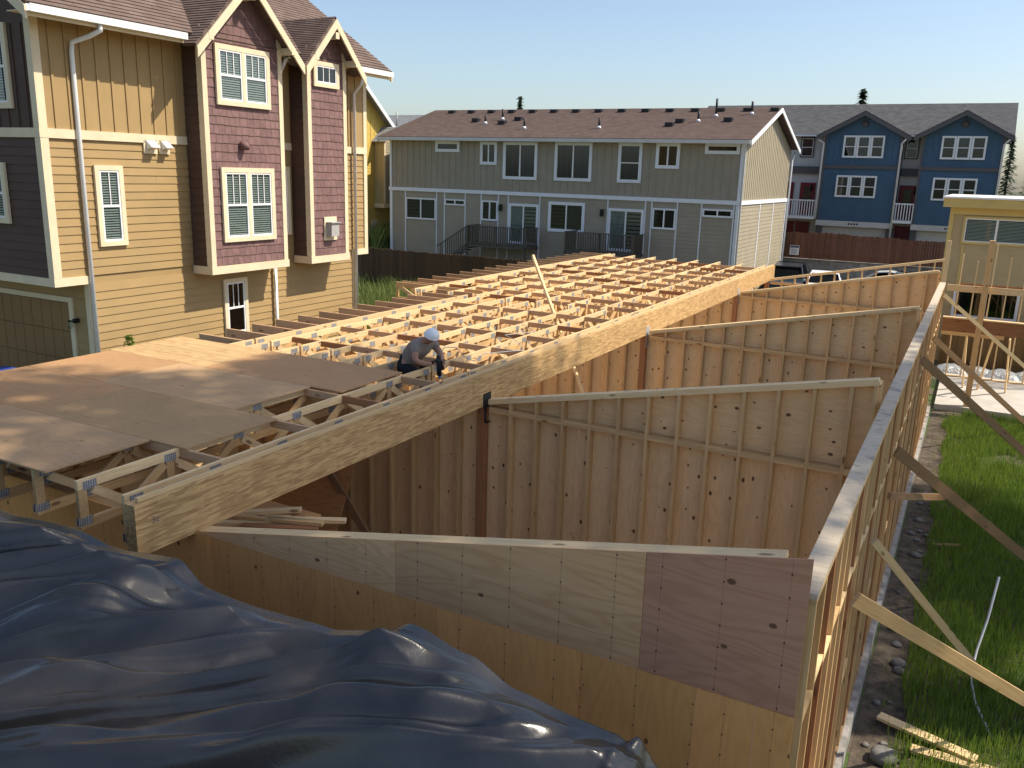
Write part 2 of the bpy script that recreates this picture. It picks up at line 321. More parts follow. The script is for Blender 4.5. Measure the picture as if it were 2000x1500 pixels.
def battens(parent, F, u0, u1, v0, v1, step, mat, top=None, wd=.045, n0=0):
    u = u0+step
    while u < u1-.04:
        t = top(u) if top else v1; bx('batten', F.box(u-wd/2, u+wd/2, v0, t, n0, n0+.022), mat, parent); u += step
def roof(name, parent, e0, e1, r1, r0, mat, course=.14, thick=.02, joined=True):   # eave edge e0-e1, ridge edge r0-r1; stepped courses
    e0, e1, r0, r1 = map(Vector, (e0, e1, r0, r1)); L = max((r0-e0).length, (r1-e1).length); n = max(1, int(L/course)); nr = (e1-e0).cross(r0-e0 if (r0-e0).length > .01 else r1-e1).normalized()
    if nr.z < 0: nr = -nr
    V = []; Fc = []; UV = []; ue = (e1-e0).normalized()
    for i in range(n):
        a, b = i/n, (i+1)/n
        P = [e0.lerp(r0, a)+nr*thick, e1.lerp(r1, a)+nr*thick, e1.lerp(r1, b)+nr*.006, e0.lerp(r0, b)+nr*.006]
        B = [e0.lerp(r0, a)-nr*.05, e1.lerp(r1, a)-nr*.05, e1.lerp(r1, b)-nr*.05, e0.lerp(r0, b)-nr*.05]
        o = len(V); V += P+B; Fc += [(o, o+1, o+2, o+3), (o+4, o+7, o+6, o+5), (o, o+4, o+5, o+1), (o+1, o+5, o+6, o+2), (o+3, o, o+4, o+7)] if i < n-1 else [(o, o+1, o+2, o+3), (o+4, o+7, o+6, o+5), (o, o+4, o+5, o+1), (o+1, o+5, o+6, o+2), (o+2, o+6, o+7, o+3), (o+3, o+7, o+4, o)]
    ob = poly3(name, V, Fc, mat, parent); me = ob.data; uv = me.uv_layers.new(name='uv'); c = WL[ob.name]; vd = (nr.cross(ue))
    for lp in me.loops:
        w_ = me.vertices[lp.vertex_index].co+c-e0; uv.data[lp.index].uv = (w_.dot(ue), w_.dot(vd) if vd.z > 0 else -w_.dot(vd))
    return ob

# ------------------------------------------------------------------ ground
def ground():
    xs = [-900, -300, -90, -40, -20, -9, -6.6, -6.2, -5.0, -4.9, 5.5, 6.2, 8, 12, 30, 90, 300, 900]; ys = [-900, -300, -80, -20, -3, 0, 3, 8, 14, 20, 24, 30, 36, 46, 47.9, 48.1, 60, 120, 300, 900]
    V = []; Fc = []
    for y in ys:
        for x in xs:
            z = -1.6 if x < -6.4 else (-2.9)
            if y > 48: z = -1.25
            if y > 100: z = -1.0
            V.append((x, y, z))
    n = len(xs)
    for j in range(len(ys)-1):
        for i in range(n-1): Fc.append((j*n+i, j*n+i+1, (j+1)*n+i+1, (j+1)*n+i))
    link('ground', mesh('ground', V, Fc, 'ground'), kind='structure')
ground()
bx('parking_lot', (-6.1, 14, 35, 47.7, -2.9, -2.84), 'asph', kind='structure')
bx('floor_slab', (-6.0, 5.20, 0.02, 24.6, -2.95, -2.745), 'slabc', kind='structure')
bx('foundation_curb', (5.205, 5.43, -.3, 20.4, -2.95, -2.62), 'concrete', kind='structure')
bx('dirt_strip', (5.47, 6.35, -2.5, 21.2, -2.95, -2.894), 'dirt', kind='structure')
bx('patio_slab', (5.5, 13, 21.3, 27.1, -2.98, -2.74), 'slabc', kind='structure')

# ------------------------------------------------------------------ framed walls of the new building
S = .4064; YW = {2: 5.25, 3: 12.1, 4: 19.93, 5: 24.05}
zr = lambda x: .02+.2*x                       # underside of the raking plates
def rake_wall(y, label, sheath=True, floor=-2.74, x_end=5.16, left=-4.7, mat='lum', hide=0.):
    T = thing('framed_wall', label, 'wall', (2.6, y, -2.74))
    bar('top_plate', (.06, y+.07, zr(.06)+.056), (x_end, y+.07, zr(x_end)+.056), .14, .036, 'lumw', T)
    bar('top_plate', (.06, y+.07, zr(.06)+.019), (x_end+.02, y+.07, zr(x_end+.02)+.019), .14, .036, 'lumw', T)
    xs = [.418+i*S for i in range(12)]+[x_end-.02]
    for x in xs: stud('stud', x, y+.07, floor, zr(x)-.003, .038, .139, mat, T)
    prev = .05
    for x in xs:
        if x-prev > .1:
            bx('block', (prev+.02, x-.02, y+.004, y+.138, -.078, -.041), mat, T)
            bx('block', (prev+.02, x-.02, y+.002, y+.138, -.040, -.003), mat, T)
        prev = x
    stud('post', -.065, y+.065, floor, -.004, .125, .128, 'lumr', T, label='reddish square post under the beam')
    x = -.46
    while x > left: stud('stud', x, y+.07, floor, -.04, .038, .139, mat, T); x -= S
    bx('top_plate', (left, -.14, y, y+.14, -.039, -.003), mat, T)
    if sheath:
        x = left
        while x < 5.2:      # upright sheets below, sheets cut to the rake above
            x2 = min(x+1.219, 5.2); top = -.004
            prism('sheathing_panel', [(0, 0), (top-floor, 0), (top-floor, x2-x-.003), (0, x2-x-.003)], .012, 'plyin', T, (x2, y+.153, floor), (0, 0, 1), (-1, 0, 0)); x = x2
        for a, b in ((.05, 2.4), (2.403, 4.84), (4.843, 5.2)):
            prism('sheathing_panel', [(a, .0), (b, .0), (b, zr(b)+.03), (a, zr(a)+.03)], .012, 'plyin', T, (0, y+.153, 0), (1, 0, 0), (0, 0, 1))
    return T
rake_wall(YW[2], 'knotty plywood stud wall with raking top behind the plain sheathed front wall')
rake_wall(YW[3], 'raking plywood stud wall standing between two other raking stud walls')
rake_wall(YW[4], 'raking plywood stud wall just in front of the open unsheathed rake frame', left=-6.2)
rake_wall(YW[5], 'open raking stud frame without sheathing beside the parked cars', sheath=False, left=-6.2)

FW = thing('sheathed_wall', 'long plywood sheathed front wall with raking top beyond the black tarp', 'wall', (1, 0, -2.74))
seams = [-5.91, -4.69, -3.47, -2.25, -1.2, .19, 1.41, 2.63, 3.85, 4.69, 5.08, 5.322]
for i, (a, b) in enumerate(zip(seams[:-1], seams[1:])):
    z0 = -.47 if i == 3 else -2.74
    prism('sheathing_panel', [(z0+2.74, 0), (2.74-.002, 0), (2.74-.002, b-a-.004), (z0+2.74, b-a-.004)], .012, 'plyv', FW, (b-.002, .012, -2.74), (0, 0, 1), (-1, 0, 0))
for (a, b, m) in ((.03, 2.24, 'plyh'), (2.244, 4.28, 'plyh'), (4.284, 5.322, 'plyr')):
    prism('sheathing_panel', [(a, .003), (b, .003), (b, zr(b)), (a, zr(a))], .012, m, FW, (0, .010, 0), (1, 0, 0), (0, 0, 1))
for k in (0, 1): bar('top_plate', (.01, .085, zr(0)-.062+.037*k), (5.15, .085, zr(5.15)-.062+.037*k), .145, .036, 'lumw', FW)
x = -5.8
while x < 5.2:
    stud('stud', x, .085, -2.74, (zr(x)-.09 if x > .4 else -.045), .038, .139, 'lum', FW); x += S
bx('top_plate', (-5.9, -.04, .015, .155, -.041, -.004), 'lum', FW)
bx('block', (-2.25, -1.03, .014, .15, -.52, -.475), 'lumr', FW)

RW = thing('stud_wall', 'open stud side wall with a long grey weathered top plate', 'wall', (5.3, 10, -2.62))
for k, (a, b) in enumerate(((0.02, 4.6), (4.603, 9.4), (9.403, 14.2), (14.203, 19.6))): bx('top_plate', (5.225, 5.365, a, b, .818, .856), 'lumg', RW)
for a, b in ((.02, 2.4), (2.403, 7.2), (7.203, 12), (12.003, 16.8), (16.803, 19.6)): bx('top_plate', (5.226, 5.364, a, b, .779, .8175), 'lum', RW)
bx('sill_plate', (5.225, 5.365, .02, 19.6, -2.62, -2.582), 'lumd', RW)
y = .05; i = 0
while y < 19.7:
    stud('stud', 5.295, y, -2.58, .778, .139, .038, ('lum', 'lum', 'lumr', 'lum')[i % 4], RW)
    if y < 19.3: bx('block', (5.226, 5.364, y+.021, y+S-.021, (-.02 if i % 2 else -.075), (.018 if i % 2 else -.037)), 'lumw' if i % 3 else 'lum', RW)
    if y < 19.3 and i % 5 == 2: bx('block', (5.24, 5.364, y+.021, y+S-.021, -1.4, -1.31), 'lum', RW)
    y += S; i += 1
stud('corner_post', 5.30, 19.95, -2.6, 1.9, .1, .089, 'lumw', RW)
LW = thing('sheathed_wall', 'plywood side wall hidden under the roof trusses next to the mustard house', 'wall', (-4.9, 8, -2.74))
for j, (xx, a, b) in enumerate(((-4.78, .2, 12.7), (-6.3, 12.95, 24.6))):
    y = a
    while y < b-.05:
        y2 = min(y+1.219, b); prism('sheathing_panel', [(0, 0), (2.7, 0), (2.7, y2-y-.004), (0, y2-y-.004)], .012, 'plyin', LW, (xx, y, -2.74), (0, 0, 1), (0, 1, 0)); y = y2
    y = a+.02
    while y < b: stud('stud', xx+.08, y, -2.74, -.04, .139, .038, 'lum', LW); y += S*1.5
    bx('top_plate', (xx+.01, xx+.15, a, b, -.039, -.003), 'lum', LW)
bx('return_panel', (-6.3, -4.8, 12.75, 12.765, -2.74, -.005), 'plyin', LW)

# ------------------------------------------------------------------ beam, trusses, blocking
BM = thing('strand_beam', 'long deep strand lumber beam running past the trusses', 'beam', (-.065, 0, 0))
ob = bar('timber', (-.065, -.62, .2365), (-.065, 24.86, .2365), .13, .469, 'psl', BM)
for yy in (YW[2], YW[3], YW[4]):
    m_ = 'black' if yy < 6 else 'steel'
    mb('hanger_plate', [(.001, .005, yy-.05, yy+.17, -.03, .19), (.001, .005, yy-.01, yy+.05, -.24, -.03)], m_, BM)
    bx('hanger_flange', (.001, .05, yy-.01, yy+.12, -.246, -.241), m_, BM)
bar('ledger', (-.06, -.55, .492), (-.06, 24.8, .492), .038, .036, 'lumw', BM)
mb('marking', [(.0005, .0025, -.46+a, -.46+a+w_, .262+b, .262+b+h_) for a, b, w_, h_ in ((0, .05, .03, .005), (.028, .03, .005, .022), (.008, .026, .02, .005), (.028, .004, .005, .022), (0, 0, .03, .005), (.05, 0, .005, .03), (.05, .0, .03, .005), (.05, .03, .03, .005))], 'ink', BM)

ORD = 'first second third fourth fifth sixth seventh eighth ninth tenth eleventh twelfth thirteenth fourteenth fifteenth sixteenth seventeenth eighteenth nineteenth'.split()
def truss(x, y0, y1, label, grp):
    T = thing('floor_truss', label, 'truss', (x, y0, 0), grp); L = y1-y0; H = .47; c = .089; wd = .038
    bar('top_chord', (x, y0, H-c/2), (x, y1, H-c/2), wd, c, 'lumw', T); bar('bottom_chord', (x, y0, c/2), (x, y1, c/2), wd, c, 'lum', T)
    for yy in (y0+c/2, y1-c/2): bx('web', (x-wd/2, x+wd/2, yy-c/2, yy+c/2, c+.001, H-c-.001), 'lum', T)
    n = max(4, round(L/.98)); pan = (L-.2)/n
    for i in range(n):
        a = y0+.1+i*pan; m = a+pan/2
        bar('web', (x, a+.06, H-c-.03), (x, m-.06, c+.03), wd-.004, .085, 'lumw', T)
        bar('web', (x, m+.06, c+.03), (x, a+pan-.06, H-c-.03), wd-.004, .085, 'lum', T)
        if i and i % 2: bx('web', (x-wd/2+.001, x+wd/2-.001, a-.045, a+.045, c+.001, H-c-.001), 'lum', T)
        for yy, z in ((a if i else a+.02, H-.06), (m, .06)):
            for sx in (-1, 1): plate(T, x+sx*(wd/2+.0015), yy, z)
    for sx in (-1, 1): plate(T, x+sx*(wd/2+.0015), y1-.12, H-.06); plate(T, x+sx*(wd/2+.0015), y0+.05, .07)
def plate_mesh():
    if 'plate' not in CACHE:
        V = []; Fc = []
        for b in [(-.001, .001, -.07, .07, -.04, .04)]+[(-.0022, .0022, -.063+.0245*k, -.053+.0245*k, -.034+.026*j, -.016+.026*j) for k in range(6) for j in range(3)]:
            o = len(V); V += bverts(*b); Fc += [tuple(i+o for i in f) for f in BF]
        me = mesh('plate', V, Fc, 'steel'); me.materials.append(MT['slot'])
        for i, p in enumerate(me.polygons): p.material_index = 0 if i < 6 else 1
        CACHE['plate'] = me
    return CACHE['plate']
def plate(T, x, y, z): link('connector_plate', plate_mesh(), T, (x, y, z))
XT = [-.30-.635*k for k in range(7)]+[-4.46]; XC = [-.30-.79*k for k in range(8)]+[-6.0]
UN = [(-.5, 5.22), (5.26, 12.06), (12.11, 19.88), (19.94, 24.8)]
for ui, (a, b) in enumerate(UN):
    place = ('half covered by the plywood deck', 'between the worker and the tilted loose board', 'in the lit bay behind the tilted board', 'in the last bay before the taupe house')[ui]
    for j, x in enumerate(XC if ui > 1 else XT):
        truss(x, a, b, 'pale roof truss, '+ORD[j]+' from the strand beam, '+place, 'roof trusses '+place)
ys_block = [.66+1.277*k for k in range(19)]
for k, yy in enumerate(ys_block):
    xs = sorted(XC if yy > 12.2 else XT, reverse=True)
    if abs(yy-5.25) < .3 or abs(yy-12.1) < .2: yy += .35
    where = 'beside the plywood deck' if k < 4 else ('in front of the tilted loose board' if k < 9 else 'behind the tilted loose board')
    T = thing('blocking_row', 'row of cross blocks, '+ORD[k]+' from the truss ends by the tarp', 'blocking', (-2, yy, .38), 'rows of cross blocks '+where)
    for a, b in zip(xs[:-1], xs[1:]):
        if a-b > .5: bx('block', (b+.02, a-.02, yy-.019, yy+.019, .375, .466), 'lumr' if (k+int(a*7)) % 5 == 0 else 'lumb', T)
def outrigger(y, x0, x1, far, far_i):
    T = thing('outrigger', 'short brown outrigger board, '+ORD[far_i]+(' behind the step in the roof edge' if far else ' from the plywood deck, facing the mustard house'), 'board', (x0, y, .3), 'outriggers at the '+('stepped out end' if far else 'mustard house'))
    bx('board', (x0, x1, y-.019, y+.019,   .30, .469), 'lumb', T); bar('web', (x0+.28, y, .29), (x0+.62, y, .04), .036, .085, 'lumw', T); bx('lower_board', (x0+.5, x1, y-.018, y+.018, .0, .088), 'lum', T)
for k in range(13): outrigger(5.05+.61*k, -5.52, -4.49, False, k)
for k in range(17): outrigger(13.15+.71*k, -7.1, -5.98, True, k)
T = thing('girder_truss', 'short open truss closing the step in the roof edge', 'truss', (-6.1, 12.88, 0))
bx('top_chord', (-7.1, -4.5, 12.86, 12.898, .38, .469), 'lum', T); bx('bottom_chord', (-7.1, -4.5, 12.86, 12.898, 0, .089), 'lum', T)
for k in range(5):
    xx = -7.06+.62*k; bx('web', (xx-.04, xx+.04, 12.861, 12.897, .09, .379), 'lum', T)
    if k < 4: bar('web', (xx+.06, 12.88, .36), (xx+.55, 12.88, .11), .036, .08, 'lumw', T)

# ------------------------------------------------------------------ plywood deck
DK = thing('roof_deck', 'partly laid plywood deck sheets on the roof trusses', 'deck', (-3, 2, .472))
def sheet(x0, x1, y0, y1, mat, dz=0): prism('deck_sheet', [(0, 0), (x1-x0-.006, 0), (x1-x0-.006, y1-y0-.006), (0, y1-y0-.006)], .018, mat, DK, (x0, y0, .4725+dz), (1, 0, 0), (0, 1, 0))
sheet(-3.79, -1.33, -.53, .63, 'dk2'); sheet(-5.42, -3.79, -.53, .63, 'dk1')
sheet(-3.27, -.80, .63, 1.93, 'dk3'); sheet(-5.42, -3.27, .63, 1.93, 'dk1')
sheet(-3.92, -1.49, 1.93, 3.27, 'dk2'); sheet(-5.42, -3.92, 1.93, 3.27, 'dk1')
sheet(-3.45, -.99, 3.27, 4.62, 'dk1', .001)
for k in range(4): sheet(-5.48, -3.45, 3.27+.3375*k, 3.27+.3375*(k+1), 'dk4')

# ------------------------------------------------------------------ loose lumber
bar('loose_board', (-2.23, 11.0, 1.62), (-.2, 10.9, -2.6), .09, .038, 'lumw', up=(1, 0, 0), label='long pale loose board leaning up out of the truss grid', cat='board')
prism('plywood_sheet', [(0, 0), (1.3, .0), (1.45, 1.75), (-.1, 1.6)], .018, 'ply', None, (-3.55, 4.35, -2.74), (1, 0, 0), (0, .35, .94), label='orange plywood sheet leaning inside the front room', cat='plywood')
bar('wall_brace', (-2.7, 4.75, -1.1), (-1.45, 4.75, -2.62), .038, .14, 'lumd', label='dark diagonal brace next to the leaning plywood sheet', cat='brace')
ST = thing('work_table', 'rough plywood work table carrying lumber offcuts behind the front wall', 'table', (-.6, 1.2, -2.74)); bx('table_top', (-1.25, .0, .62, 1.7, -.45, -.42), 'ply', ST)
for x in (-1.18, -.07):
    for y in (.7, 1.62): stud('leg', x, y, -2.74, -.451, .04, .089, 'lum', ST)
for k, (x, y, z, r, L) in enumerate(((-.95, 1.55, 0, .55, .9), (-.72, 1.62, 0, .50, 1.0), (-.48, 1.6, 0, .62, .95), (-.2, 1.62, 0, .45, .8), (-.62, 1.75, 1, .7, .9), (-.3, 1.7, 1, .35, 1.0), (-.05, 1.85, 1, .5, .85))):
    d = Vector((math.cos(r), math.sin(r), 0)); c = Vector((x+.1, y-.45, -.40+.038*z))
    bar('offcut', c-d*L/2, c+d*L/2, .089, .036, ('lumw', 'lum', 'lumw', 'lumr')[k % 4], label='short lumber offcut heaped on the work table behind the front wall', cat='board', group='offcuts on the work table')
# braces along the side wall
def brace(p, q, wd, ht, mat, label): bar('diagonal_brace', p, q, wd, ht, mat, up=(.35, .2, .9), label=label, cat='brace')
brace((5.39, 10.5, .45), (8.3, 15.6, -2.9), .038, .14, 'lumd', 'long brown brace from side wall to the grass, highest on the wall')
brace((5.39, 6.37, .0), (7.75, 10.35, -2.86), .038, .14, 'lumd', 'brown wide brace tied to the wall by a short horizontal strut')
brace((5.39, 4.32, -.44), (6.86, 6.36, -2.86), .038, .09, 'lumw', 'narrow pale brace ending beside the bent grey pipe')
brace((5.39, 2.77, -.42), (7.6, 5.95, -2.86), .038, .14, 'lum', 'wide tan brace crossing in front of the bent grey pipe')
brace((5.39, 18.5, .66), (8.3, 21.2, -2.0), .038, .09, 'lumw', 'thin pale brace across the far post frame')
brace((5.39, 15.3, .07), (7.9, 20.2, -2.85), .038, .12, 'lumd', 'reddish brace ending at the patio slab edge')
bar('strut', (5.38, 6.4, -.62), (6.02, 7.85, -.98), .038, .09, 'lumd', label='short horizontal strut tying a brown brace to the wall', cat='strut')
bar('loose_board', (5.68, 4.85, -2.8), (6.7, 4.55, -2.80), .14, .036, 'lumw', label='pale board lying on the grass, upper of two', cat='board')
bar('loose_board', (6.05, 4.45, -2.84), (7.4, 4.5, -2.83), .14, .036, 'lumw', label='pale board lying on the grass half under another board', cat='board')
bar('loose_board', (5.98, 10.7, -2.83), (6.4, 10.9, -2.82), .09, .036, 'lumd', label='small reddish offcut lying in the grass', cat='board')
tube('bent_pipe', [(6.80, 8.86-1.6, -1.75), (6.74, 7.0, -2.25), (6.66, 6.7, -2.6), (6.62, 6.35, -2.8), (6.68, 5.8, -2.83), (6.86, 5.15, -2.85)], .016, 'hose', label='bent grey plastic pipe standing out of the grass', cat='pipe')
def stone(p, r, label, grp=None):
    V = []; Fc = []; n = 10; m = 6
    for j in range(m+1):
        for i in range(n):
            a = 2*math.pi*i/n; b = math.pi*j/m; d = Vector((math.sin(b)*math.cos(a), math.sin(b)*math.sin(a), math.cos(b)*.6)); d *= r*(1+.35*noise.noise(d*1.7+Vector(p)*3)); V.append(Vector(p)+d)
    for j in range(m):
        for i in range(n): Fc.append((j*n+i, j*n+(i+1) % n, (j+1)*n+(i+1) % n, (j+1)*n+i))
    poly3('stone', V, Fc, 'stone', None, True, label=label, cat='stone', group=grp)
for k in range(26):
    yy = random.uniform(3.6, 15); stone((random.uniform(5.58, 5.95), yy, -2.88), random.uniform(.03, .085), 'small grey stone in the bare dirt along the foundation', 'stones along the foundation')
stone((5.80, 4.15, -2.84), .15, 'large broken concrete lump at the foot of the foundation'); stone((7.1, 6.3, -2.84), .11, 'rounded grey stone lying in the grass'); stone((5.8, 6.3, -2.86), .10, 'tan rounded stone at the edge of the dirt strip')

# ------------------------------------------------------------------ black plastic tarp over a covered stack
def tarp():
    prof = [(-2.6, .44), (-.75, .46), (.1, .52), (.6, .48), (1.23, .55), (1.5, .39), (1.91, .39), (2.6, .42), (3.0, .50), (3.25, .64), (3.65, .56), (3.98, .44), (4.39, .40), (4.70, .39), (4.80, .30), (4.95, .28), (5.10, .22), (5.16, -.2), (5.2, -2.85)]
    def pz(x):
        for (a, za), (b, zb) in zip(prof[:-1], prof[1:]):
            if a <= x <= b: t = (x-a)/(b-a); t = t*t*(3-2*t); return za+(zb-za)*t
        return prof[0][1]
    nx, ny = 640, 380; V = []; Fc = []
    for j in range(ny+1):
        t = j/ny
        if t < .12: yb = -1.17-.05*(t/.12); drop = (1-t/.12)
        elif t > .9: yb = -3.5-.1*((t-.9)/.1); drop = (t-.9)/.1
        else: yb = -1.22-(3.5-1.22)*(t-.12)/.78; drop = 0
        for i in range(nx+1):
            x = -2.6+7.8*i/nx; d = max(0, -1.3-yb)
            base = pz(x)*math.exp(-d*1.1)+.43*(1-math.exp(-d*1.1)) if x < 4.7 else pz(x)
            # long folds running across the stack, curling up to the raised corner
            wob = noise.noise(Vector((x*.55, yb*.55, 2))); t_ = .8*x+.6*yb+.25*wob; p_ = -.6*x+.8*yb+.28*wob+.07*(x-3.2)**2*(1 if x < 3.2 else 0)
            a1 = noise.noise(Vector((t_*.26, p_*2.1, 3.1))); a2 = noise.noise(Vector((t_*.36+4, p_*4.2, 9.))); a3 = noise.noise(Vector((t_*1.2, p_*11, 5.)))
            f1 = math.exp(-(a1/.25)**2); f2 = math.exp(-(a2/.18)**2); env = min(1, d/.22)
            z = base+env*(.20*(f1-.45)+.065*(f2-.35)+.010*a3+.016*math.exp(-(noise.noise(Vector((t_*.5, p_*3.1+3, 14.)))/.15)**2)+.006*math.exp(-(noise.noise(Vector((t_*1.6+p_, p_*2.6-t_, 24.)))/.14)**2))+.004*noise.noise(Vector((x*5, yb*5, 1)))
            if x > 4.55: z += .10*noise.noise(Vector((x*13, yb*6, 3)))*min(1, (x-4.55)*4)
            if drop > 0: z = z-drop*(z+2.88)*1.0
            V.append((x, yb+.03*noise.noise(Vector((x*2, z*1.5, 5))), z))
    n = nx+1
    for j in range(ny):
        for i in range(nx): Fc.append((j*n+i, (j+1)*n+i, (j+1)*n+i+1, j*n+i+1))
    poly3('tarp', V, Fc, 'tarp', None, True, label='creased black plastic tarp draped over a stack in the foreground', cat='tarp')
tarp()

# ------------------------------------------------------------------ worker with nail gun
def skin(name, pts, edges, mat, parent, sub=2, org=(0, 0, 0)):
    me = bpy.data.meshes.new(name); me.from_pydata([p[:3] for p in pts], edges, []); o = bpy.data.objects.new('tmp_skin', me); COL.objects.link(o)
    o.modifiers.new('s', 'SKIN'); md = o.modifiers.new('u', 'SUBSURF'); md.levels = sub; md.render_levels = sub
    for i, p in enumerate(pts): me.skin_vertices[0].data[i].radius = (p[3], p[4] if len(p) > 4 else p[3])
    me.skin_vertices[0].data[0].use_root = True
    dg = bpy.context.evaluated_depsgraph_get(); m2 = bpy.data.meshes.new_from_object(o.evaluated_get(dg)); bpy.data.objects.remove(o)
    m2.materials.clear(); m2.materials.append(MT[mat]); m2.polygons.foreach_set('use_smooth', [True]*len(m2.polygons))
    return link(name, m2, parent, org)
PE = thing('person', 'worker in white hard hat and taupe shirt bending over the trusses', 'person', (-1.3, 5.3, 0))
H_ = Vector((-1.40, 5.28, .46))
body = [(-1.40, 5.28, .46, .13), (-1.30, 5.27, .58, .135), (-1.17, 5.25, .71, .15), (-1.06, 5.23, .80, .13), (-.99, 5.21, .85, .06), (-.93, 5.19, .89, .075), (-.88, 5.17, .93, .09), (-.84, 5.15, .97, .07),
        (-1.07, 5.05, .76, .065), (-1.00, 4.93, .60, .05), (-.86, 5.02, .55, .038), (-.80, 5.08, .56, .036),
        (-.98, 5.40, .77, .065), (-.86, 5.42, .62, .05), (-.76, 5.28, .58, .038), (-.73, 5.21, .585, .034),
        (-1.36, 5.16, .40, .10), (-.98, 5.02, .36, .075), (-1.10, 5.20, .10, .055), (-1.00, 5.20, .04, .05),
        (-1.38, 5.40, .40, .10), (-1.02, 5.44, .34, .075), (-1.16, 5.36, .10, .055), (-1.06, 5.36, .04, .05)]
ed = [(0, 1), (1, 2), (2, 3), (3, 4), (4, 5), (5, 6), (6, 7), (3, 8), (8, 9), (9, 10), (10, 11), (3, 12), (12, 13), (13, 14), (14, 15), (0, 16), (16, 17), (17, 18), (18, 19), (0, 20), (20, 21), (21, 22), (22, 23)]
skin('body', body, ed, 'skin', PE)
sh = [(-1.37, 5.28, .50, .155), (-1.29, 5.27, .585, .16), (-1.17, 5.25, .71, .172), (-1.06, 5.23, .80, .15), (-1.0, 5.215, .842, .085), (-1.07, 5.05, .76, .085), (-1.03, 4.98, .67, .075), (-.98, 5.40, .77, .085), (-.92, 5.42, .69, .075)]
skin('shirt', sh, [(0, 1), (1, 2), (2, 3), (3, 4), (3, 5), (5, 6), (3, 7), (7, 8)], 'shirt', PE)
pn = [(-1.42, 5.28, .46, .155), (-1.36, 5.16, .40, .115), (-.98, 5.02, .36, .092), (-1.09, 5.19, .12, .075), (-1.38, 5.40, .40, .115), (-1.02, 5.44, .34, .092), (-1.15, 5.36, .12, .075), (-1.37, 5.28, .51, .145)]
skin('pants', pn, [(0, 1), (1, 2), (2, 3), (0, 4), (4, 5), (5, 6), (0, 7)], 'pants', PE)
for yy, xx in ((5.20, -1.03), (5.36, -1.09)): skin('boot', [(xx-.08, yy, .06, .06), (xx, yy, .045, .055), (xx+.10, yy, .035, .045)], [(0, 1), (1, 2)], 'pants', PE)
def hand(p, d):
    p = Vector(p); d = Vector(d).normalized(); s = d.orthogonal().normalized(); pts = [(*p, .026), (*(p+d*.05), .03)]; ed = [(0, 1)]
    for k, (o_, L) in enumerate(((-.03, .055), (-.01, .065), (.01, .062), (.03, .048))):
        a = p+d*.06+s*o_; b = a+d*L*.6; c = b+d*L*.2-Vector((0, 0, L*.5)); i = len(pts); pts += [(*a, .0095), (*b, .009), (*c, .008)]; ed += [(1, i), (i, i+1), (i+1, i+2)]
    a = p+d*.02+s*.045; i = len(pts); pts += [(*a, .011), (*(a+d*.04+s*.012), .009)]; ed += [(0, i), (i, i+1)]
    skin('hand', pts, ed, 'skin', PE, 1)
hand((-.80, 5.08, .56), (.8, .5, -.1)); hand((-.73, 5.21, .585), (.7, -.5, -.2))
def dome(name, c, r, mat, parent, tilt, hs=.85):
    V = []; Fc = []; n = 20; m = 7; q = Vector(tilt).normalized().to_track_quat('Z', 'Y')
    prof = [(1.07, -.06), (1.07, -.03), (1.0, .02)]+[(math.cos(t*math.pi/2/m), math.sin(t*math.pi/2/m)*hs+.02) for t in range(1, m+1)]
    for a, b in prof:
        for i in range(n):
            t = 2*math.pi*i/n; brim = a*(1.12 if (a > 1.1 and math.cos(t) > .3) else 1); V.append(Vector(c)+q @ Vector((math.cos(t)*brim*r, math.sin(t)*a*r*.92, b*r)))
    for j in range(len(prof)-1):
        for i in range(n): Fc.append((j*n+i, j*n+(i+1) % n, (j+1)*n+(i+1) % n, (j+1)*n+i))
    return poly3(name, V, Fc, mat, parent, True)
dome('hard_hat', (-.865, 5.165, .955), .118, 'helmet', PE, (.45, -.15, .85))
NG = thing('nail_gun', 'black nail gun with blue tip held by the worker', 'nail gun', (-.70, 5.14, .33))
tube('magazine', [(-.72, 5.13, .68), (-.715, 5.13, .52), (-.70, 5.13, .38)], [.035, .04, .032], 'tool', NG, 10)
bar('handle', (-.72, 5.13, .60), (-.82, 5.10, .565), .035, .045, 'tool', NG); bar('cylinder', (-.70, 5.13, .60), (-.66, 5.15, .47), .06, .06, 'tool', NG)
tube('tip', [(-.70, 5.13, .375), (-.70, 5.13, .335)], [.026, .02], 'tblue', NG, 10)
tube('air_hose', [(-.72, 5.12, .68), (-.66, 5.2, .80), (-.56, 5.35, .78), (-.5, 5.5, .62), (-.52, 5.8, .50), (-.7, 6.4, .49), (-.3, 7.0, .5), (-.75, 7.6, .5), (-1.2, 8.0, .49), (-.9, 8.6, .49), (-1.5, 9.2, .49)], .006, 'hose', None, 6, label='thin grey air hose looping across the trusses from the nail gun', cat='hose')

# ------------------------------------------------------------------ mustard and plum house
YH = thing('townhouse', 'mustard three storey house with two plum shingled gabled bays', 'house', (-12, 9, -1.6))
FX = Face('X+', -8.5); FY = Face('Y-', 4.5); FG = Face('Y-', 5.15)
wall = mb('wall', [(-16, -8.53, 4.53, 13.47, 1.06, 5.72), (-16, -8.53, 5.18, 12.94, -1.6, 1.06)], 'yellow', YH)
lap(wall, FX, 5.22, 12.87, -1.6, 1.05, .155, 'yellow', n0=-.025, split=1); lap(wall, FX, 4.62, 13.38, 1.20, 3.63, .152, 'yellow', n0=-.025, split=1)
bx('upper_panel', FX.box(4.55, 13.45, 3.80, 5.61, -.03, .0), 'yellow', wall)
battens(wall, FX, 4.52, 13.4, 3.80, 5.59, .295, 'yellow')
lap(wall, FY, -16, -8.62, 1.20, 3.63, .152, 'brown', n0=-.025); bx('upper_panel', FY.box(-16, -8.55, 3.80, 5.6, -.03, .0), 'brown', wall)
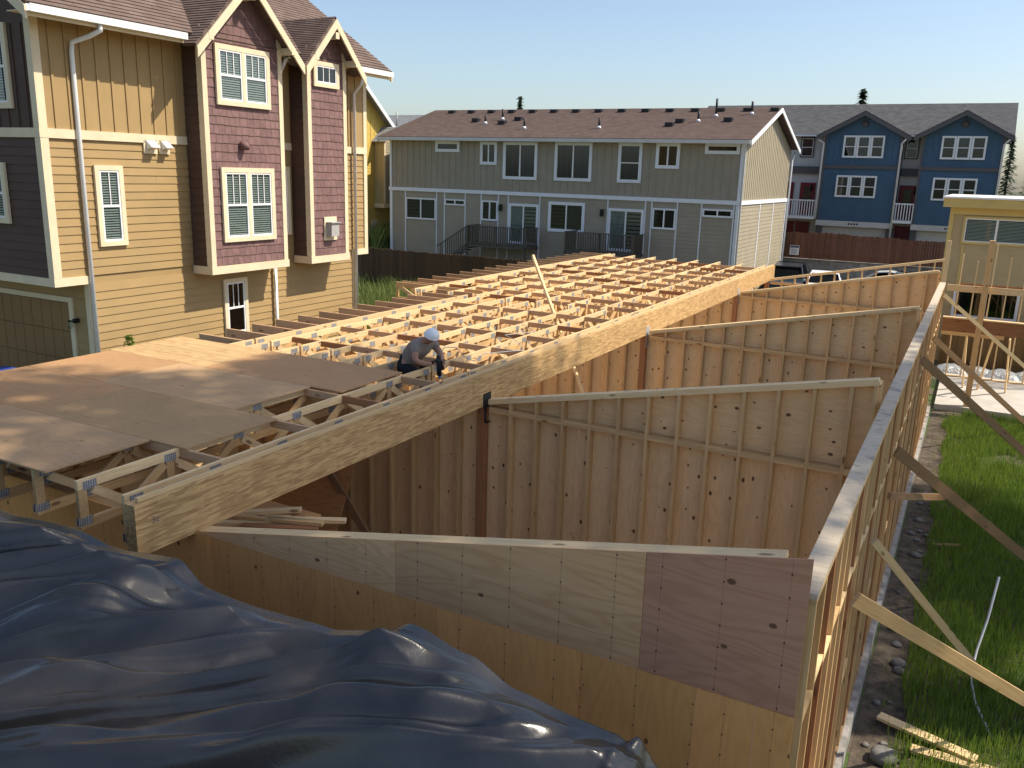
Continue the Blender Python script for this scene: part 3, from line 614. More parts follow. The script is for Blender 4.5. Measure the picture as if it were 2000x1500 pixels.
battens(wall, FY, -16, -8.6, 3.80, 5.5, .29, 'brown')
prism('gable_panel', [(0, 0), (7.5, 0), (7.5, .0), (3.8, 2.6)], .03, 'brown', wall, (-16, 4.53, 5.6), (1, 0, 0), (0, 0, 1))
trim = lambda *b: bx('trim_board', b, 'cream', YH)
trim(*FX.box(4.5, 13.5, 3.64, 3.80, -.02, .03)); trim(*FY.box(-16, -8.471, 3.64, 3.80, -.02, .03)); trim(*FX.box(4.5, 5.24, 1.05, 1.20, -.02, .03)); trim(*FX.box(12.85, 13.5, 1.05, 1.20, -.02, .03)); trim(*FY.box(-16, -8.471, 1.05, 1.20, -.02, .03))
for a, b in ((1.202, 3.638), (3.802, 5.6)): trim(*FX.box(4.50, 4.63, a, b, -.02, .025)); trim(*FX.box(13.37, 13.5, a, b, -.02, .025)); trim(*FY.box(-8.63, -8.476, a, b, -.02, .022))
trim(*FX.box(5.13, 5.24, -1.6, 1.048, -.02, .025)); trim(*FX.box(12.85, 12.96, -1.6, 1.048, -.02, .025)); trim(*FG.box(-8.6, -8.477, -1.6, 1.048, -.02, .022))
bx('soffit', (-16, -8.51, 4.52, 5.16, 1.052, 1.058), 'cream', YH)
lap(wall, FG, -16, -8.62, .75, 1.04, .152, 'yellow', n0=-.025); lap(wall, FG, -9.0, -8.62, -1.6, .74, .152, 'yellow', n0=-.025)
GD = mb('garage_door', [FG.box(-13.2, -9.12, -1.6+.56*k, -1.6+.56*k+.55, -.02, .015) for k in range(4)], 'garage', YH)
for k in range(13): bx('groove_rib', FG.box(-13.1+.31*k, -13.1+.31*k+.02, -1.55, .62, .014, .022), 'garage', GD)
mb('door_trim', [FG.box(-13.3, -9.0, .645, .745, -.02, .03), FG.box(-9.11, -9.0, -1.6, .644, -.02, .03)], 'cream', YH)
LP = mb('wall_lamp', [FG.box(-8.93, -8.86, .28, .36, .0, .1), FG.box(-9.02, -8.86, .30, .33, .1, .13)], 'lampm', YH); tube('lamp_globe', [(-8.98, 5.03, .29), (-8.98, 5.03, .24), (-8.98, 5.03, .16)], [.03, .05, .03], 'glass', LP, 10)
window(YH, FX, 5.45, 6.05, 1.72, 3.20, .09, lights=1, munt=1, blind=True); window(YH, FX, 8.38, 9.07, -.48, .83, .09, lights=1, munt=2, gl='glassd')
window(YH, FX, 10.02, 10.56, 1.70, 3.27, .09, lights=1, munt=1, gl='glassd')
window(YH, FY, -10.6, -9.14, 4.12, 5.62-.1, .1, munt=1, blind=True); window(YH, FY, -11.0, -9.58, 2.12, 3.2, .1, munt=1, blind=True)
for y0, y1 in ((6.57, 6.88), (6.93, 7.18)):
    V_ = bx('vent_hood', FX.box(y0, y1, 3.44, 3.70, .0, .03), 'cream', YH); m_ = (y0+y1)/2; hw = (y1-y0)*.32
    poly3('hood', [(-8.46, m_-hw, 3.69), (-8.46, m_+hw, 3.69), (-8.30, m_+hw, 3.56), (-8.30, m_-hw, 3.56), (-8.46, m_-hw, 3.52), (-8.46, m_+hw, 3.52)], [(0, 3, 2, 1), (0, 4, 3), (1, 2, 5), (3, 4, 5, 2)], 'white', V_)
# bays: body, shingles one by one, corner boards, base trim, gable roof
def bay(y0, y1, apz, lim):
    zt = 5.87
    B = bx('bay', (-8.5, -7.975, y0+.02, y1-.02, 1.06, zt), 'plum', YH); F = Face('X+', -7.975); FL = Face('Y-', y0+.02)
    ym = (y0+y1)/2; sl = (apz-zt)/(ym-y0); top = lambda u: zt+sl*(min(u, 2*ym-u)-y0)
    prism('gable_panel', [(y0, zt-.02), (y1, zt-.02), (ym, apz-.05)], .03, 'plum', B, (-8.0, 0, 0), (0, 1, 0), (0, 0, 1))
    v = 1.21; r = 0; cnt = 0; V = []; Fc = []
    while v < apz-.12:
        u = y0+.12-(.06 if r % 2 else 0)*random.random(); e = y1-.12
        if v > zt-.1: u = max(u, y0+(v+.1-zt)/sl+.12); e = min(e, 2*ym-u)
        while u < e-.03:
            wd = min(random.uniform(.13, .21), e-u); z0 = v+random.choice((0, 0, -.006, .008)); z1 = v+.19
            P = [F.pt(u, z0, .022), F.pt(u+wd-.006, z0, .022), F.pt(u+wd-.006, z0, 0), F.pt(u, z0, 0), F.pt(u, z1, .008), F.pt(u+wd-.006, z1, .008), F.pt(u+wd-.006, z1, 0), F.pt(u, z1, 0)]
            fc = [(0, 4, 5, 1), (0, 1, 2, 3), (1, 5, 6, 2), (0, 3, 7, 4), (4, 7, 6, 5), (2, 6, 7, 3)]
            if cnt < lim: poly3('shingle', P, fc, 'plum', B)
            else: o = len(V); V += P; Fc += [tuple(i+o for i in f) for f in fc]
            cnt += 1; u += wd
        v += .178; r += 1
    if V: poly3('shingle', V, Fc, 'plum', B, kind='stuff')
    lap(B, FL, -8.48, -8.08, 1.21, zt-.05, .178, 'brown', joined=True)
    for u in (y0, y1-.12): bx('corner_board', F.box(u, u+.12, 1.205, top(u+.06)-.02, .0, .032), 'cream', B)
    bx('corner_board', FL.box(-8.09, -7.945, 1.205, zt, .0, .022), 'cream', B)
    mb('base_trim', [F.box(y0-.02, y1+.02, 1.04, 1.203, 0, .045), FL.box(-8.5, -7.976, 1.04, 1.203, 0, .03)], 'cream', B); bx('bay_soffit', (-8.5, -7.95, y0, y1, 1.03, 1.039), 'cream', B)
    ov = .37; e0 = y0-ov; e1 = y1+ov; ze = zt-sl*ov
    for s, (ye, z) in enumerate(((e0, ze), (e1, ze))):
        xb = -7.66
        roof('gable_roof', YH, (xb, ye, z), (-8.02, ye, z), (-11.2, ym, apz), (xb, ym, apz), 'roofb')
        d = Vector((0, ym-ye, apz-z)).normalized(); nn = Vector((0, -d.z, d.y)) if s == 0 else Vector((0, d.z, -d.y))
        if nn.z > 0: nn = -nn
        a = Vector((xb+.02, ye, z-.05)); b = Vector((xb+.02, ym, apz-.05)); P = [a, b, b+Vector((0, 0, -.2)), a+Vector((0, 0, -.2))]
        poly3('barge_board', [tuple(p+Vector((0, 0, 0))) for p in P]+[tuple(p+Vector((.035, 0, 0))) for p in P], [(3, 2, 1, 0), (4, 5, 6, 7), (0, 1, 5, 4), (1, 2, 6, 5), (2, 3, 7, 6), (3, 0, 4, 7)], 'cream', YH)
        yb = y0-.02 if s == 0 else y1+.02; bx('bracket', (-7.95, -7.60, yb-.06, yb+.06, zt-.26, zt-.12), 'cream', YH)
    bx('bracket', (-7.95, -7.6, ym-.06, ym+.06, apz-.48, apz-.34), 'cream', YH)
    return F
F1 = bay(7.62, 9.86, 7.0, 290); F2 = bay(10.66, 12.04, 6.62, 160)
window(YH, F1, 7.95, 9.45, 4.45, 5.62, .1, n0=.026, munt=2, blind=True); window(YH, F1, 7.96, 9.47, 1.69, 3.22, .1, n0=.026, munt=2, blind=True); window(YH, F2, 10.86, 11.74, 5.08, 5.64, .09, n0=.026, lights=1, hung=False, munt=2, gl='glassd')
vb = bx('vent_box', F2.box(11.12, 11.57, 1.56, 2.12, .024, .05), 'cream', YH); mb('vent_cover', [F2.box(11.2, 11.48, 1.66, 1.98, .05, .2), F2.box(11.17, 11.5, 1.98, 2.0, .05, .24)], 'steel', vb)
tube('vent_cone', [(-7.96, 8.6, 3.68), (-7.85, 8.61, 3.66), (-7.78, 8.62, 3.62)], [.09, .085, .05], 'plum', YH, 12)
# main roof, gutters, downspouts
roof('main_roof', YH, (-7.95, 4.1, 5.71), (-7.95, 13.9, 5.71), (-12.3, 13.9, 8.68), (-12.3, 4.1, 8.68), 'roofb'); roof('main_roof', YH, (-16.6, 4.1, 5.71), (-16.6, 13.9, 5.71), (-12.3, 13.9, 8.68), (-12.3, 4.1, 8.68), 'roofb')
for yy in (4.08, 13.88):
    P = [Vector((-7.95, yy, 5.66)), Vector((-12.3, yy, 8.63)), Vector((-12.3, yy, 8.43)), Vector((-7.95, yy, 5.46))]
    poly3('barge_board', [tuple(p) for p in P]+[tuple(p+Vector((0, .04, 0))) for p in P], [(0, 1, 2, 3), (7, 6, 5, 4), (0, 4, 5, 1), (1, 5, 6, 2), (2, 6, 7, 3), (3, 7, 4, 0)], 'cream', YH)
bx('eave_soffit', (-8.5, -8.0, 4.13, 13.86, 5.60, 5.615), 'cream', YH)
for a, b in ((4.12, 7.26), (10.0, 10.3), (12.4, 13.86)):
    mb('gutter', [(-7.98, -7.965, a, b, 5.57, 5.70), (-7.965, -7.86, a, b, 5.57, 5.582), (-7.872, -7.86, a, b, 5.582, 5.69)], 'white', YH); bx('fascia', (-8.0, -7.982, a, b, 5.51, 5.68), 'cream', YH)
tube('downspout', [(-7.93, 5.42, 5.58), (-7.93, 5.42, 5.47), (-8.12, 5.33, 5.37), (-8.41, 5.2, 5.27), (-8.44, 5.19, 5.1), (-8.44, 5.19, -1.6)], .042, 'white', YH, 10)
tube('downspout', [(-8.43, 9.94, 1.02), (-8.43, 9.94, -1.6)], .04, 'white', YH, 8); tube('downspout', [(-7.93, 12.75, 5.58), (-8.1, 12.8, 5.3), (-8.42, 12.92, 5.1), (-8.42, 12.92, -1.6)], .042, 'white', YH, 8); tube('downspout', [(-7.93, 10.0, 5.57), (-8.15, 10.02, 5.28), (-8.42, 10.05, 5.2), (-8.42, 10.05, 3.4)], .04, 'white', YH, 8)

# ------------------------------------------------------------------ taupe two storey house
TH = thing('house', 'taupe two storey house with brown shingle roof and wooden back decks', 'house', (-14, 41, -1.6))
GF = Face('Y-', 36.); GR = Face('X+', -4.12)
gw = bx('wall', (-24.3, -4.15, 36.03, 46.9, -1.7, 4.95), 'taupe', TH)
prism('gable_panel', [(36.03, 4.95), (46.9, 4.95), (41.46, 6.75)], .1, 'taupe', gw, (-4.25, 0, 0), (0, 1, 0), (0, 0, 1))
battens(gw, GF, -24.3, -4.2, 2.30, 4.93, .40, 'taupe', wd=.05, n0=-.03); battens(gw, GR, 36.05, 46.9, 2.30, 4.95, .40, 'taupel', top=lambda u: 4.9+.33*min(u-36.03, 46.9-u), wd=.05, n0=-.011)
lap(gw, GF, -24.2, -4.3, -1.6, 2.1, .19, 'taupe', True, -.03); lap(gw, GR, 36.1, 46.8, -2.8, 2.1, .19, 'taupel', True, -.009)
bx('belt', GF.box(-24.35, -4.08, 2.10, 2.29, -.03, .06), 'cool', TH); bx('gable_cladding', (-4.15, -4.13, 36.04, 46.88, -2.8, 4.95), 'taupel', TH); prism('gable_cladding', [(36.04, 4.951), (46.88, 4.951), (41.46, 6.74)], .02, 'taupel', TH, (-4.15, 0, 0), (0, 1, 0), (0, 0, 1)); bx('belt', GR.box(36.0, 46.95, 2.10, 2.29, -.03, .06), 'cool', TH)
for x in (-24.3, -4.28): bx('corner_board', GF.box(x, x+.16, -1.6, 2.098, -.03, .03), 'cool', TH)
bx('corner_board', GF.box(-4.26, -4.10, 2.292, 4.9, -.03, .03), 'cool', TH); bx('corner_board', GF.box(-24.3, -24.18, 2.292, 4.9, -.03, .03), 'cool', TH)
for u in (36.05, 40.2, 43.4, 46.75): bx('trim_board', GR.box(u, u+.13, -2.8, 2.098, -.03, .03), 'cool', TH)
for x in (-23.22, -21.08, -20.56, -19.2, -18.19, -17.11, -16.5, -14.6, -10.75, -8.75, -8.42, -7.12, -5.92, -4.36): bx('trim_strip', GF.box(x-.03, x+.03, -1.6, 2.098, -.03, .02), 'cool', TH)
for (a, b, c, d, L, hung) in ((-21.18, -19.61, 4.28, 4.86, 1, False), (-18.3, -17.26, 3.65, 4.85, 2, False), (-16.87, -14.84, 2.93, 4.85, 2, False), (-13.83, -11.74, 2.94, 4.87, 2, False), (-10.33, -9.08, 2.95, 4.87, 1, True), (-8.38, -7.18, 3.68, 4.88, 2, False), (-5.97, -4.32, 4.40, 4.90, 1, False)):
    window(TH, GF, a, b, c, d, .12, 'cool', -.02, L, hung, gl='glassd', curtain=(2 if L == 2 else False), depth=.07)
for (a, b, c, d, L, t) in ((-23.19, -21.12, .54, 1.74, 2, .05), (-20.54, -19.2, 1.42, 1.75, 2, .04), (-18.15, -17.13, .70, 1.77, 2, .05), (-14.08, -12.0, .33, 1.87, 2, .12), (-8.36, -7.16, .78, 1.79, 2, .05), (-5.86, -4.4, 1.48, 1.87, 2, .05)):
    window(TH, GF, a, b, c, d, t, 'cool', -.02, L, False, gl='glassd', curtain=2, depth=.07)
for a, b in ((-16.45, -14.65), (-10.7, -8.8)): window(TH, GF, a, b, -.45, 1.68, .1, 'cool', -.02, 2, False, gl='glass', curtain=1, depth=.07)
roof('roof', TH, (-24.8, 35.5, 5.05), (-3.72, 35.5, 5.05), (-3.72, 41.46, 6.9), (-24.8, 41.46, 6.9), 'roofb'); roof('roof', TH, (-24.8, 47.4, 5.05), (-3.72, 47.4, 5.05), (-3.72, 41.46, 6.9), (-24.8, 41.46, 6.9), 'roofb')
bx('gutter', (-24.8, -3.75, 35.42, 35.51, 4.86, 5.03), 'lgrey', TH); bx('eave_soffit', (-24.7, -3.8, 35.52, 36.0, 4.93, 4.95), 'cool', TH)
for xb in (-3.73, -24.83):
    for ye, s in ((35.5, 1), (47.4, -1)):
        P = [Vector((xb, ye, 5.0)), Vector((xb, 41.46, 6.87)), Vector((xb, 41.46, 6.66)), Vector((xb, ye, 4.78))]
        poly3('barge_board', [tuple(p) for p in P]+[tuple(p+Vector((.045, 0, 0))) for p in P], [(0, 1, 2, 3), (7, 6, 5, 4), (0, 4, 5, 1), (1, 5, 6, 2), (2, 6, 7, 3), (3, 7, 4, 0)], 'cool', TH)
tube('downspout', [(-3.95, 35.46, 4.86), (-4.02, 35.6, 4.75), (-4.05, 35.9, 4.6), (-4.05, 35.93, -1.6)], .05, 'cool', TH, 8); tube('downspout', [(-3.95, 47.3, 4.86), (-4.0, 47.1, 4.6), (-4.02, 46.98, 4.4), (-4.02, 46.98, -2.0)], .05, 'cool', TH, 8)
rz = lambda y: 5.08+(y-35.5)*.3104
for k in range(15): bx('ridge_vent', (-23.3+1.37*k, -22.9+1.37*k, 40.55, 40.85, rz(40.7)-.02, rz(40.7)+.13), 'black', TH)
for (x, y, h) in ((-18.7, 39.1, .55), (-19.3, 38.2, .45), (-16.3, 37.2, .5), (-12.0, 37.3, .5), (-7.2, 38.6, .5), (-6.6, 39.6, .85), (-4.9, 40.0, .6)):
    tube('vent_pipe', [(x, y, rz(y)), (x, y, rz(y)+h)], .06, 'black', TH, 8); tube('flashing', [(x, y, rz(y)-.03), (x, y, rz(y)+.1)], [.13, .07], 'cool', TH, 10)
for (x, y) in ((-20.4, 38.5), (-18.4, 38.0), (-17.8, 38.8), (-8.3, 38.3), (-8.6, 37.6), (-5.9, 38.5)): bx('roof_vent', (x, x+.4, y, y+.35, rz(y+.17)-.03, rz(y+.17)+.15), 'black', TH)
for x in (-17.0, -11.1): mb('wall_lamp', [GF.box(x, x+.14, 1.25, 1.6, .0, .18)], 'lampm', TH)
def back_deck(x0, x1, stair, label):
    D = thing('back_deck', label, 'deck', ((x0+x1)/2, 35.2, -1.6)); bx('platform', (x0, x1, 34.5, 35.96, -.62, -.5), 'rail', D)
    for x in (x0+.05, x1-.05, (x0+x1)/2): bx('post', (x-.05, x+.05, 34.5, 34.6, -1.6 if x != (x0+x1)/2 else -.5, .46), 'rail', D)
    bx('top_rail', (x0, x1, 34.48, 34.62, .461, .50), 'rail', D); bx('bottom_rail', (x0+.1, x1-.1, 34.52, 34.58, -.44, -.39), 'rail', D)
    x = x0+.2
    while x < x1-.1:
        bx('baluster', (x-.022, x+.022, 34.52, 34.565, -.38, .46), 'rail', D); x += .135
    for xs in (x0+.03, x1-.03):
        bx('side_rail', (xs-.03, xs+.03, 34.63, 35.95, .44, .49), 'rail', D); y = 34.75
        while y < 35.9: bx('baluster', (xs-.02, xs+.02, y-.02, y+.02, -.49, .44), 'rail', D); y += .135
    if stair:
        bar('stair_rail', (x0, 34.55, .42), (x0-1.9, 34.55, -.75), .05, .06, 'rail', D); bar('stringer', (x0, 34.55, -.6), (x0-1.5, 34.55, -1.55), .05, .2, 'rail', D)
        for k in range(12): bx('baluster', (x0-.14*k-.12, x0-.14*k-.08, 34.53, 34.57, -.62-.085*k, .35-.085*k), 'rail', D)
        for k in range(5): bx('tread', (x0-.3*k-.3, x0-.3*k, 34.58, 35.6, -.75-.17*k, -.71-.17*k), 'rail', D)
back_deck(-18.2, -14.6, True, 'brown back deck with slatted railing and side stair on the taupe house'); back_deck(-12.4, -8.7, False, 'brown back deck with slatted railing and no stair on the taupe house')

# ------------------------------------------------------------------ navy blue rowhouse
BH = thing('rowhouse', 'navy blue and grey rowhouse with twin gables and red doors', 'house', (2, 58, -1.25)); FB = Face('Y-', 52.); FR = Face('Y-', 53.3)
bw = mb('wall', [(-12, 6.58, 53.33, 63, -1.25, 6.25)], 'lgrey', BH); battens(bw, FR, -12, 6.5, 4.3, 6.2, .35, 'lgrey', n0=-.03)
side = Face('X+', 7.6); bx('side_cladding', (6.58, 6.61, 53.4, 63, -1.25, 6.2), 'blue', BH)
for (x0, x1) in ((-3.15, 1.25), (2.32, 6.55)):
    xm = (x0+x1)/2
    B = bx('bay', (x0, x1, 52.03, 53.32, .95, 6.2), 'blue', BH); prism('gable_panel', [(x0, 6.19), (x1, 6.19), (xm, 7.25)], .12, 'blue', B, (0, 52.15, 0), (1, 0, 0), (0, 0, 1))
    lap(B, FB, x0, x1, .98, 4.08, .15, 'blue', True, -.03); battens(B, FB, x0, x1, 4.32, 6.2, .3, 'blue', top=lambda u: 6.15+.42*min(u-x0, x1-u), n0=-.03)
    bx('belt', FB.box(x0-.02, x1+.02, 4.1, 4.3, -.03, .05), 'dgrey', B)
    for u in (x0, x1-.12): bx('corner_board', FB.box(u, u+.12, .96, 4.09, -.03, .03), 'dgrey', B); bx('corner_board', FB.box(u, u+.12, 4.31, 6.2, -.03, .03), 'dgrey', B)
    tube('round_vent', [(xm, 52.0, 6.72), (xm, 51.93, 6.72)], .19, 'dgrey', B, 16)
    for (c, d, off) in ((4.75, 6.05, .05), (2.40, 3.70, -.12)):
        for k in range(3): window(BH, FB, xm-1.15+.78*k+off, xm-.39+.78*k+off, c, d, .07, 'white', .0, 1, True, gl='glassd', curtain=(1 if k == 1 else False), depth=.07)
    for ye, s in ((x0-.45, 1), (x1+.45, -1)):
        z = 6.02; roof('gable_roof', BH, (ye, 51.5, z), (ye, 55.6, z), (xm, 57.5, 7.45), (xm, 51.5, 7.45), 'roofg')
        P = [Vector((ye, 51.5, z-.05)), Vector((xm, 51.5, 7.40)), Vector((xm, 51.5, 7.17)), Vector((ye, 51.5, z-.28))]
        poly3('barge_board', [tuple(p) for p in P]+[tuple(p+Vector((0, .06, 0))) for p in P], [(0, 1, 2, 3), (7, 6, 5, 4), (0, 4, 5, 1), (1, 5, 6, 2), (2, 6, 7, 3), (3, 7, 4, 0)], 'dgrey', BH)
    bx('garage_header', (x0-.02, x1+.02, 52.0, 53.3, .62, .948), 'lgrey', BH); g = bx('garage_door', (x0+.3, x1-.3, 52.5, 52.56, -1.25, .60), 'lgrey', BH)
    for k in range(3): bx('panel', (x0+.35, x1-.35, 52.48, 52.5, -1.2+.6*k, -.65+.6*k), 'lgrey', g)
    for u in (x0, x1-.3): bx('pier', (u, u+.3, 52.2, 53.3, -1.25, .618), 'dgrey', BH)
    mb('house_number', [(xm-.3+.16*k, xm-.2+.16*k, 51.985, 51.998, .74, .84) for k in range(4)], 'lampm', BH)
    tube('downspout', [(x1+.2, 51.6, 5.85), (x1-.02, 51.95, 5.6), (x1-.02, 51.93, -1.2)], .06, 'white', BH, 8)
tube('downspout', [(-3.6, 51.6, 5.85), (-3.2, 51.95, 5.6), (-3.25, 51.93, 1.0)], .06, 'white', BH, 8)
# recessed balconies between the bays
for (x0, x1, doors) in ((-7.6, -3.27, (-5.9, -4.55)), (1.27, 2.31, (1.32,))):
    P_ = bx('balcony', (x0, x1, 51.9, 53.3, .98, 1.14), 'white', BH); bx('top_rail', (x0, x1, 51.92, 52.0, 2.08, 2.16), 'white', P_); x = x0+.1
    while x < x1: bx('baluster', (x-.025, x+.025, 51.94, 51.985, 1.15, 2.08), 'white', P_); x += .155
    for d in doors:
        dd = bx('door', (d, d+.95, 53.24, 53.3, 1.15, 3.2), 'red', BH); bx('pane', (d+.25, d+.7, 53.22, 53.24, 1.75, 2.95), 'glassd', dd)
    bx('header', (x0, x1, 53.1, 53.3, 3.75, 4.2), 'dgrey', BH)
for d in (-6.5, -4.6, -5.55, 1.35): bx('entry_door', (d, d+.85, 53.22, 53.3, -1.2, .75), 'red', BH)
window(BH, FR, -4.8, -3.95, 4.75, 6.0, .08, 'dgrey', 0, 1, True, gl='glassd'); window(BH, FR, 1.32, 2.1, 4.75, 6.0, .08, 'dgrey', 0, 1, True, gl='glassd'); window(BH, FR, -6.6, -5.75, 4.75, 6.0, .08, 'dgrey', 0, 1, True, gl='glassd')
roof('roof', BH, (-12.4, 52.7, 6.15), (7.0, 52.7, 6.15), (7.0, 58.3, 8.35), (-12.4, 58.3, 8.35), 'roofg'); roof('roof', BH, (-12.4, 63.6, 6.15), (7.0, 63.6, 6.15), (7.0, 58.3, 8.35), (-12.4, 58.3, 8.35), 'roofg')
bx('gutter', (-12.3, 6.95, 52.6, 52.7, 6.02, 6.13), 'white', BH)
for x in (-3.85, 2.2): tube('wall_lamp', [(x, 53.2, 2.7), (x, 53.12, 2.9), (x, 53.12, 3.1)], [.05, .09, .04], 'lampm', BH, 8)
LPn = thing('lamp_post', 'slim black lamp post before the blue rowhouse', 'lamp', (4.9, 49, -1.25)); tube('pole', [(4.9, 49, -1.25), (4.95, 49, 1.55)], .06, 'lampm', LPn, 8); bx('head', (4.75, 5.1, 48.9, 49.1, 1.55, 1.62), 'lampm', LPn)

# ------------------------------------------------------------------ fences, retaining wall, sign, cars
def fence(name, label, x0, x1, y, z0, z1, pw, mat, jig=.02, posts=2.4, dog=True):
    T = thing(name, label, 'fence', ((x0+x1)/2, y, z0)); x = x0
    while x < x1:
        h = z1+random.uniform(-jig, jig); c = .03 if dog else 0
        P = [(0, 0), (pw-.006, 0), (pw-.006, h-z0-c), (pw-.006-c, h-z0), (c, h-z0), (0, h-z0-c)]
        k = (name, pw, round(h, 2), mat)
        if k not in CACHE:
            n = 6; V = [(p[1]-(h-z0)/2, p[0]-pw/2, t) for t in (0, .018) for p in P]; CACHE[k] = mesh('picket', V, [(5, 4, 3, 2, 1, 0), (6, 7, 8, 9, 10, 11)]+[(i, (i+1) % n, n+(i+1) % n, n+i) for i in range(n)], mat)
        link('picket', CACHE[k], T, (x+pw/2, y, (z0+h)/2), Matrix(((0, 1, 0), (0, 0, 1), (1, 0, 0))).to_quaternion()); x += pw
    for z in (z0+.25, z1-.3): bx('rail', (x0, x1, y+.02, y+.06, z, z+.09), mat, T)
    x = x0+.1
    while x < x1: bx('post', (x, x+.09, y+.062, y+.15, z0, z1-.02), mat, T); x += posts
    return T
fence('picket_fence', 'dark brown board fence between the weeds and the taupe house', -16.6, -7.4, 22.6, -1.6, .20, .142, 'fence')
RT = thing('retaining_wall', 'grey concrete block retaining wall under the red fence', 'wall', (0, 47.8, -2.9))
for r in range(8):
    x = -6+(.2 if r % 2 else 0)
    while x < 6.2: bx('block', (x, x+.394, 47.72+random.uniform(-.004, .004), 47.98, -2.84+.2*r, -2.84+.2*r+.194), 'block', RT); x += .4
bx('cap', (-6, 6.6, 47.73, 48.02, -1.238, -1.16), 'block', RT)
rows = [(-4.95, -2.75, .36), (-2.7, -.55, .42), (-.5, 2.1, .34), (2.15, 4.85, .28)]
RFn = 'weathered red board fence panel on the block wall '
for (a, b, z), s in zip(rows, ('carrying the white notice', 'tallest of the row', 'between two other red panels', 'ending at the tan building')):
    T = fence('fence_panel', RFn+s, a, b, 47.5, -1.12, z, .14, 'fred', .03, 2.2)
SG = thing('notice_sign', 'small white notice sign fixed on the red fence', 'sign', (-3.45, 47.47, -.9)); bx('board', (-3.72, -3.2, 47.45, 47.47, -.95, -.40), 'sign', SG)
bx('header', (-3.70, -3.22, 47.447, 47.4495, -.54, -.42), 'ink', SG)
for k in range(6): bx('text_line', (-3.66+.02*(k % 2), -3.27-.03*((k*2) % 3), 47.447, 47.4495, -.62-.055*k, -.60-.055*k), 'ink', SG)
def car(label, org, heading, prof, roofp, wd, mat, L):
    T = thing('parked_car', label, 'car', org); c, s = math.cos(heading), math.sin(heading); W = lambda x, y, z: (org[0]+c*x-s*y, org[1]+s*x+c*y, org[2]+z)
    def loft(name, pr, w0, w1, m, zz=None, par=T):
        V = []; n = len(pr)
        for yy, k in ((-1, 0), (1, 0)):
            for (x, z) in pr: t = (z-pr_min)/(pr_max-pr_min+1e-6); V.append(W(x, yy*(w0+(w1-w0)*t)/2, z))
        return poly3(name, V, [tuple(range(n-1, -1, -1)), tuple(range(n, 2*n))]+[(i, (i+1) % n, n+(i+1) % n, n+i) for i in range(n)], m, par)
    pr_min, pr_max = .2, .95; b = loft('body', prof, wd, wd*.97, mat)
    pr_min, pr_max = roofp[0][1], max(z for _, z in roofp); cb = loft('cabin', roofp, wd*.95, wd*.74, 'glassd'); bx_in = [(x*.97, z-.04) for x, z in roofp]
    pr_min, pr_max = roofp[0][1], max(z for _, z in roofp); loft('interior', bx_in, wd*.85, wd*.66, 'room')
    top = [p for p in roofp if p[1] > pr_max-.12]; xa, xb = min(p[0] for p in top), max(p[0] for p in top); z = pr_max
    pts = [W(xx, yy, zz) for xx, zz in ((xa-.08, z-.05), ((xa+xb)/2, z+.03), (xb+.08, z-.05)) for yy in (-wd*.375, 0, wd*.375)]
    poly3('roof', pts+[(p[0], p[1], p[2]-.05) for p in pts], [(0, 1, 4, 3), (1, 2, 5, 4), (3, 4, 7, 6), (4, 5, 8, 7), (9, 12, 13, 10), (10, 13, 14, 11), (12, 15, 16, 13), (13, 16, 17, 14), (0, 3, 12, 9), (3, 6, 15, 12), (2, 11, 14, 5), (5, 14, 17, 8), (0, 9, 10, 1), (1, 10, 11, 2), (6, 7, 16, 15), (7, 8, 17, 16)], mat, T)
    for sg in (-1, 1):      # pillars
        for (xa_, za_), (xb_, zb_) in zip(roofp[:-1], roofp[1:]):
            if abs(zb_-za_) > .2: bar('pillar', W(xa_, sg*wd*.47, za_), W(xb_, sg*wd*.372, zb_), .06, .06, mat, T)
        bar('pillar', W((xa+xb)/2, sg*wd*.47, roofp[0][1]), W((xa+xb)/2, sg*wd*.372, z), .06, .06, mat, T)
        for x in (-L*.31, L*.31):
            wh = tube('wheel', [W(x, sg*(wd/2-.2), .32), W(x, sg*(wd/2+.005), .32)], .32, 'tyre', T, 18); tube('rim', [W(x, sg*(wd/2-.02), .32), W(x, sg*(wd/2+.012), .32)], .2, 'rim', wh, 14)
        mb_ = bar('mirror', W(L*.2, sg*(wd/2+.02), .98), W(L*.2, sg*(wd/2+.16), .98), .1, .13, mat, T)
        bar('headlight', W(L*.47, sg*wd*.28, .68), W(L*.47, sg*wd*.42, .70), .12, .14, 'glass', T)
sed = [(-2.2, .3), (2.2, .3), (2.25, .6), (1.9, .78), (1.1, .9), (-1.7, .95), (-2.2, .88), (-2.25, .55)]; cab = [(-1.95, .92), (1.15, .9), (.35, 1.38), (-.75, 1.42), (-1.4, 1.28)]
suv = [(-2.2, .35), (2.2, .35), (2.22, .8), (1.95, .98), (1.0, 1.05), (-2.15, 1.05), (-2.25, .6)]; scab = [(-2.1, 1.03), (1.05, 1.03), (.45, 1.62), (-1.6, 1.68)]
car('silver sedan parked side on below the block wall', (1.75, 46.5, -2.84), math.pi, sed, cab, 1.8, 'csilver', 4.5)
car('white car facing the camera beside the silver sedan', (-1.05, 43.6, -2.84), -math.pi/2+.15, sed, cab, 1.82, 'cwhite', 4.5)
car('dark blue sport utility car parked by the taupe house', (-2.95, 43.5, -2.84), -math.pi/2+.1, suv, scab, 1.9, 'cdark', 4.6)

